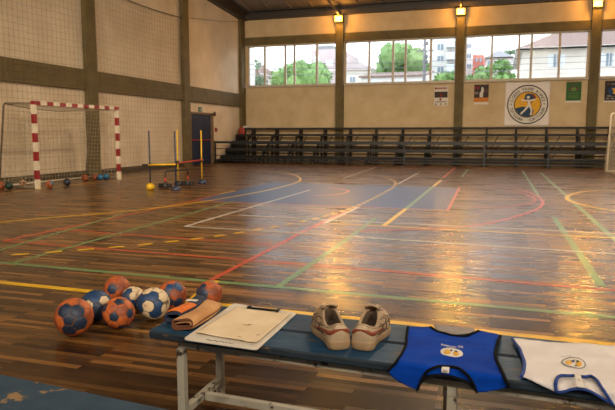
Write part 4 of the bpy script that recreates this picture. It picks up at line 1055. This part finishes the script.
printed('emblem_oval', oval(573.6, 362.8, 12.3, 4.9, .13), 'pgrey', bibw, wo, .0062, .008, 4); printed('emblem_inner', oval(573.6, 362.8, 11.2, 4.3, .13), 'pwhite', bibw, wo, .0070, .008, 4)
printed('emblem_yellow', oval(568.8, 362.2, 3.3, 2.6, .1), 'pyel', bibw, wo, .0078, .008, 4); printed('emblem_yellow', oval(578.6, 363.4, 3.2, 2.5, .1), 'pyel', bibw, wo, .0078, .008, 4)
printed('emblem_blue', [(570.6, 359.8), (575.2, 359.6), (573.6, 362)], 'bblue', bibw, wo, .0086, .008, 4); printed('emblem_blue', [(574, 365.6), (577.6, 363.6), (576.4, 366)], 'bblue', bibw, wo, .0086, .008, 4); printed('emblem_green', oval(577.6, 361, 1.5, .7, .3), 'bgreen', bibw, wo, .0086, .008, 4)
mini_text('CURITIBA', 560.5, 357, 571.5, 357.3, 1.0, 'pgrey', bibw, wo, .0068, .008, 4)
printed('size_tag', [(574.4, 373.6), (580.6, 374.2), (583.4, 386), (575.6, 385)], 'pwhite', bibw, wo, .0135, .002, 4)
mini_text('GG', 577.2, 380.6, 580.6, 381, 2, 'pgrey', bibw, wo, .0146, .002, 4)

# ------------------------------------------------------------------ the street behind the windows
b = NB(); span(b, (-60, YB + .3, -.3), (60, 90, -.02)); struct('ground_outside', b, 'grass')
def tree(name, label, Y, x0, ytop, x1, ybot, leafm, nblob=14, seed=1, group=None, leaves=1500):
    rnd = random.Random(seed)
    a, c = aty(x0, ybot, Y), aty(x1, ytop, Y); w = abs(c.x - a.x); zt, zb = c.z, a.z
    bx = (a.x + c.x) / 2; t = thing(name, label, 'tree', (bx, Y, -.02), 0, group)
    zl = max(.8, zb - .5)
    b = NB(); tube(b, [(0, 0, 0), (.05, 0, zl * .6), (0, .1, (zl + zt) / 2)], .16, 8, rfun=lambda s: .18 * (1 - .6 * s))
    for k in range(5): tube(b, [(.03, 0, zl * .7), (rnd.uniform(-.25, .25) * w, rnd.uniform(-.2, .2) * w, (zl + zt) / 2 + rnd.uniform(-.3, .6))], .05, 6)
    obj('trunk', b, 'trunk', t)
    b = NB(); blobs = []
    for k in range(nblob):
        u = rnd.random(); r = rnd.uniform(.13, .2) * w; r = min(r, (zt - zl) * .34)
        ang = rnd.random() * 2 * PI; rad = rnd.random() ** .5 * max(0, w / 2 - r * .8)
        hz_ = zl + r + (zt - zl - 2 * r) * u; fall = 1 - .2 * max(0, (hz_ - (zl + zt) / 2) / ((zt - zl) / 2)) ** 2
        p_ = V((rad * math.cos(ang) * fall, rad * math.sin(ang) * fall * .8, hz_)); blobs.append((p_, r))
    blobs.append((V((0, 0, zt - .2 * w)), .2 * w))
    for p_, r in blobs:
        s = bmesh.ops.create_icosphere(b, subdivisions=2, radius=r * .86, matrix=Matrix.Translation(p_))
        for v in s['verts']: v.co += (v.co - p_).normalized() * r * .25 * noise.noise(v.co * 2.2)
    for k in range(leaves):
        p_, r = rnd.choice(blobs); d_ = V((rnd.gauss(0, 1), rnd.gauss(0, 1), rnd.gauss(0, 1))).normalized(); q = p_ + d_ * r * rnd.uniform(.86, 1.12)
        u_ = (d_ + V((rnd.uniform(-1, 1), rnd.uniform(-1, 1), rnd.uniform(-1, 1)))).normalized(); s_ = u_.cross(d_ + V((.1, .2, .3))).normalized(); ln = rnd.uniform(.1, .2)
        f = b.faces.new([b.verts.new(q - s_ * ln * .35), b.verts.new(q + u_ * ln), b.verts.new(q + s_ * ln * .35), b.verts.new(q - u_ * ln * .5)])
    obj('crown', b, leafm, t)
    return t
TG = 'trees behind the gym windows'
tree('leafy_tree', 'large round green tree filling the leftmost window', 41, 267, 59, 331, 92, 'leaf2', 26, 3, TG, 3200)
tree('bush', 'low green bush at the lower left corner of the leftmost window', 39, 250, 76, 268, 90, 'leaf3', 8, 5, TG, 700)
tree('leafy_tree', 'wide loose green tree in the middle of the second window', 53, 364, 41, 446, 78, 'leaf1', 24, 8, TG, 3200)
tree('leafy_tree', 'small dark green tree far behind the sloped white roof in second window', 72, 345, 55, 359, 68, 'leaf3', 7, 9, TG, 500)
tree('bush', 'green bush before the white apartment block in the second window', 38, 431, 71, 460, 86, 'leaf2', 20, 12, TG, 1000)
tree('bush', 'spreading green bush low in the third window left of the house', 36, 463, 64, 500, 86, 'leaf1', 24, 14, TG, 1200)
tree('leafy_tree', 'rounded green tree in the third window beside the big house', 41.5, 485, 58, 519, 86, 'leaf2', 24, 15, TG, 1400)
tree('leafy_tree', 'dark treetop far behind the pale roofs in the third window', 88, 501, 49, 517, 58, 'leaf3', 6, 16, TG, 500)
# young palm in window 1
pc = aty(257, 62, 44); t = thing('palm_tree', 'thin palm with upright fronds at the left of the leftmost window', 'tree', (pc.x, 44, -.02), 0, TG)
b = NB(); tube(b, [(0, 0, 0), (.05, 0, pc.z * .5), (0, 0, pc.z - .6)], .1, 8); obj('trunk', b, 'trunk', t)
for k in range(11):
    a = k * 2.4; sp = .25 + .5 * (k / 11); b = NB(); z0 = pc.z - .65
    pts = [V((math.cos(a) * sp * s, math.sin(a) * sp * s, z0 + 1.5 * s - (1.0 * sp) * s * s * 2)) for s in [q / 6 for q in range(7)]]
    tube(b, pts, .02, 4)
    for i in range(1, 7):
        for sd in (-1, 1):
            d_ = (pts[i] - pts[i - 1]).normalized(); s_ = d_.cross(V((0, 0, 1))).normalized() * sd; b.faces.new([b.verts.new(pts[i]), b.verts.new(pts[i] - d_ * .12), b.verts.new(pts[i] + s_ * .28 - V((0, 0, .1)))])
    obj('frond', b, 'leaf3', t)

def house(name, label, x0, x1, ytop, Y, depth, wm, wins=(), roof=None, cat_='building'):
    a, c = aty(x0, ytop, Y), aty(x1, ytop, Y); zt = (a.z + c.z) / 2; w = c.x - a.x; cx = (a.x + c.x) / 2
    t = thing(name, label, cat_, (cx, Y, -.02))
    b = NB(); span(b, (-w / 2, 0, 0), (w / 2, depth, zt)); obj('walls', b, wm, t)
    for wx0, wy0, wx1, wy1, kind in wins:
        p0, p1 = aty(wx0, wy1, Y), aty(wx1, wy0, Y)
        b = NB(); span(b, (p0.x - cx, -.04, p0.z + .02), (p1.x - cx, .02, p1.z + .02)); wn = obj({'w': 'window', 's': 'shutter', 'b': 'balcony', 'l': 'ledge'}[kind], b, {'w': 'wglass', 's': 'shut', 'b': 'hgrey', 'l': 'hcream'}[kind], t)
        if kind == 'b':
            b = NB(); span(b, (p0.x - cx, -.9, p0.z - .1), (p1.x - cx, 0, p0.z + .02)); span(b, (p0.x - cx, -.9, p0.z + .02), (p1.x - cx, -.84, p0.z + .55)); obj('balcony_front', b, 'shut', wn)
        if kind == 'w':
            m2 = (p0.x + p1.x) / 2 - cx; b = NB(); span(b, (m2 - .025, -.06, p0.z + .02), (m2 + .025, -.03, p1.z + .02)); obj('glazing_bar', b, 'hwhite', wn)
    if roof:
        ov, rh, rm, kind = roof; b = NB(); x, y0, y1 = w / 2 + ov, -ov, depth + ov
        if kind == 'hip':
            ins_ = min(depth / 2 + ov, x * .9); base = [(-x, y0, zt), (x, y0, zt), (x, y1, zt), (-x, y1, zt)]; rd = [(-x + ins_, (y0 + y1) / 2, zt + rh), (x - ins_, (y0 + y1) / 2, zt + rh)]
            vb = [b.verts.new(p_) for p_ in base]; vr = [b.verts.new(p_) for p_ in rd]
            for f in ((vb[0], vb[1], vr[1], vr[0]), (vb[1], vb[2], vr[1]), (vb[2], vb[3], vr[0], vr[1]), (vb[3], vb[0], vr[0]), (vb[3], vb[2], vb[1], vb[0])): b.faces.new(f)
        elif kind == 'shed':
            prism(b, [(-x, y0, zt - .02), (-x, y0, zt + .1), (-x, y1, zt + rh + .1), (-x, y1, zt + rh)], (2 * x, 0, 0))
        elif kind == 'gable':
            prism(b, [(-x, y0, zt), (x, y0, zt), (-x, y0, zt + rh)], (0, y1 - y0, 0))
        obj('roof', b, rm, t)
        if kind == 'hip':
            b = NB(); span(b, (-x, y0 - .05, zt - .12), (x, y1, zt - .005)); span(b, (-x, y0 - .05, zt - .12), (x, y0 + .06, zt + .03)); obj('eaves_board', b, 'hwhite', t)
    return t
house('apartment_building', 'pale pinkish block at the right of the leftmost window', 311.5, 341, 49, 58, 8, 'hpink', [(314, 56, 320, 62, 's'), (326, 60, 333, 66, 's'), (322, 69, 341, 71.5, 'l')], None)
house('rooftop_block', 'pale grey rooftop box set back beside the pinkish block in leftmost window', 316, 333, 45.5, 68, 6, 'hgrey')
house('house', 'small house with an orange roof at the left of the leftmost window', 247, 258, 73, 60, 6, 'hcream', [(250, 76, 254, 80, 'w')], (.3, 1.1, 'tile', 'hip'))
house('pillar', 'white building edge at the far left of the leftmost window', 240, 248.5, 40, 36, 1, 'hwhite')
house('house', 'white house with a long sloping roof at the left of the second window', 342, 375, 70, 56, 6, 'hcream', [(350, 77, 355, 82, 'w')], (.2, 1.6, 'hpink', 'gable'))
house('wall_house', 'low white house with a red tiled roof in the second window', 361, 425, 76.5, 44, 5, 'hwhite', [(372, 79.5, 378, 83, 's'), (398, 79.5, 404, 83, 's')], (.15, .75, 'tile', 'shed'))
house('apartment_building', 'white apartment block with grey balconies at the right of second window', 430, 459, 20, 58, 10, 'hwhite', [(437.5, 44, 443.5, 50, 'w'), (437.5, 56, 443.5, 61, 'w'), (437.5, 67, 443.5, 72, 'w'), (447, 40, 455.5, 47, 'b'), (447, 51, 455.5, 59, 'b'), (447, 63, 455.5, 71, 'b')], None)
house('tower_block', 'tall pale tower at the left edge of the third window', 464.5, 473, 20, 70, 8, 'hwhite', [(467, 44, 471, 48, 'w'), (467, 54, 471, 58, 'w'), (467, 64, 471, 68, 'w')])
house('building', 'salmon red building in the third window', 473, 484, 54.5, 62, 8, 'hred', [(475.5, 58, 478, 62, 'w'), (479.5, 58, 482, 62, 'w')])
house('building', 'long white low building between the red block and the big house', 486, 512, 57, 71, 6, 'hwhite', [(488, 61, 493, 65, 'w'), (498, 61, 503, 65, 'w')], (.2, 1.1, 'hgrey', 'hip'))
house('big_house', 'large white house with a brown tiled hip roof in the third window', 523, 680, 46, 44, 12, 'hcream', [(547.6, 54, 553.4, 67, 's'), (553.4, 54.4, 559.4, 67, 'w'), (559.4, 54, 565.4, 67, 's'), (548, 69.5, 567, 73.5, 'l'), (600.5, 53, 606, 66, 's'), (606, 53, 612, 66, 'w'), (612, 53, 618, 66, 's')], (.45, 2.6, 'tile', 'hip'))
pp_ = aty(424.5, 60, 35); t = thing('utility_pole', 'dark utility pole seen through the second window', 'pole', (pp_.x, 35, -.02))
b = NB(); tube(b, [(0, 0, 0), (0, 0, 9)], .09, 8); obj('post', b, 'wire', t); b = NB(); bar(b, (-.5, 0, 5.9), (.5, 0, 5.9), .07); obj('cross_arm', b, 'wire', t)
b = NB()
for z in (5.2, 5.5, 6.2): tube(b, [(.12, 0, z), (.12, 0, z + .2)], .08, 8)
obj('insulators', b, 'wire', t)
for k, (z, lb) in enumerate(((4.62, 'lowest overhead cable crossing behind the gym windows'), (4.95, 'middle overhead cable crossing behind the gym windows'), (5.25, 'highest overhead cable crossing behind the gym windows'))):
    b = NB(); tube(b, [(x, 34.8, z + .0008 * (x - 2) ** 2) for x in range(-24, 25, 4)], .014, 5); tag(obj('overhead_cable', b, 'wire'), lb, 'cable', 'overhead cables in the street')

# ------------------------------------------------------------------ light
w = bpy.data.worlds.new('sky'); sc.world = w; w.use_nodes = True; N = w.node_tree.nodes; L = w.node_tree.links
bg = N['Background']; tcw = N.new('ShaderNodeTexCoord'); sep = N.new('ShaderNodeSeparateXYZ'); rmp = N.new('ShaderNodeValToRGB')
L.new(tcw.outputs['Generated'], sep.inputs[0]); L.new(sep.outputs['Z'], rmp.inputs['Fac']); rmp.color_ramp.elements[0].color = (.93, .95, 1, 1); rmp.color_ramp.elements[1].color = (.8, .88, 1, 1)
L.new(rmp.outputs['Color'], bg.inputs['Color']); bg.inputs['Strength'].default_value = 2.0

def fill_spot(x, y, z, tx, ty, tz, e, c=(1, .84, .62), size=.35, ang=150):  # added unseen spots without fixtures, brightening the walls, bench and floor
    ld = bpy.data.lights.new('hall_fill_spot', 'SPOT'); ld.energy = e; ld.color = c; ld.shadow_soft_size = size; ld.spot_size = math.radians(ang); ld.spot_blend = .6
    lo_ = bpy.data.objects.new('hall_fill_spot', ld); col.objects.link(lo_); lo_.location = (x, y, z)
    lo_.rotation_euler = (V((tx, ty, tz)) - V((x, y, z))).to_track_quat('-Z', 'Y').to_euler()
for x in (-6.7, -1.56, 3.53): fill_spot(x, YF + .6, 5.4, x * 1.35, 26, 2.4, 1700, ang=72)
for x in (-4.5, 1.5): fill_spot(x, YF + .6, 5.6, x * .6, 2.6, 0, 360, (1, .88, .72), size=.6, ang=75)
fill_spot(7, YF + .6, 5.2, XL, 15, 3.2, 1500, (1, .86, .66), ang=62)
for x in (-.5, 6): fill_spot(x, 12, 8.0, x, 12.5, 0, 780, (1, .8, .55), ang=165)

sc.view_settings.view_transform = 'Standard'; sc.view_settings.look = 'None'; sc.view_settings.gamma = 1; sc.view_settings.use_curve_mapping = False
sc.view_settings.exposure = 1.15
sc.cycles.use_denoising = True
sc.cycles.max_bounces = 8
sc.cycles.sample_clamp_indirect = 6
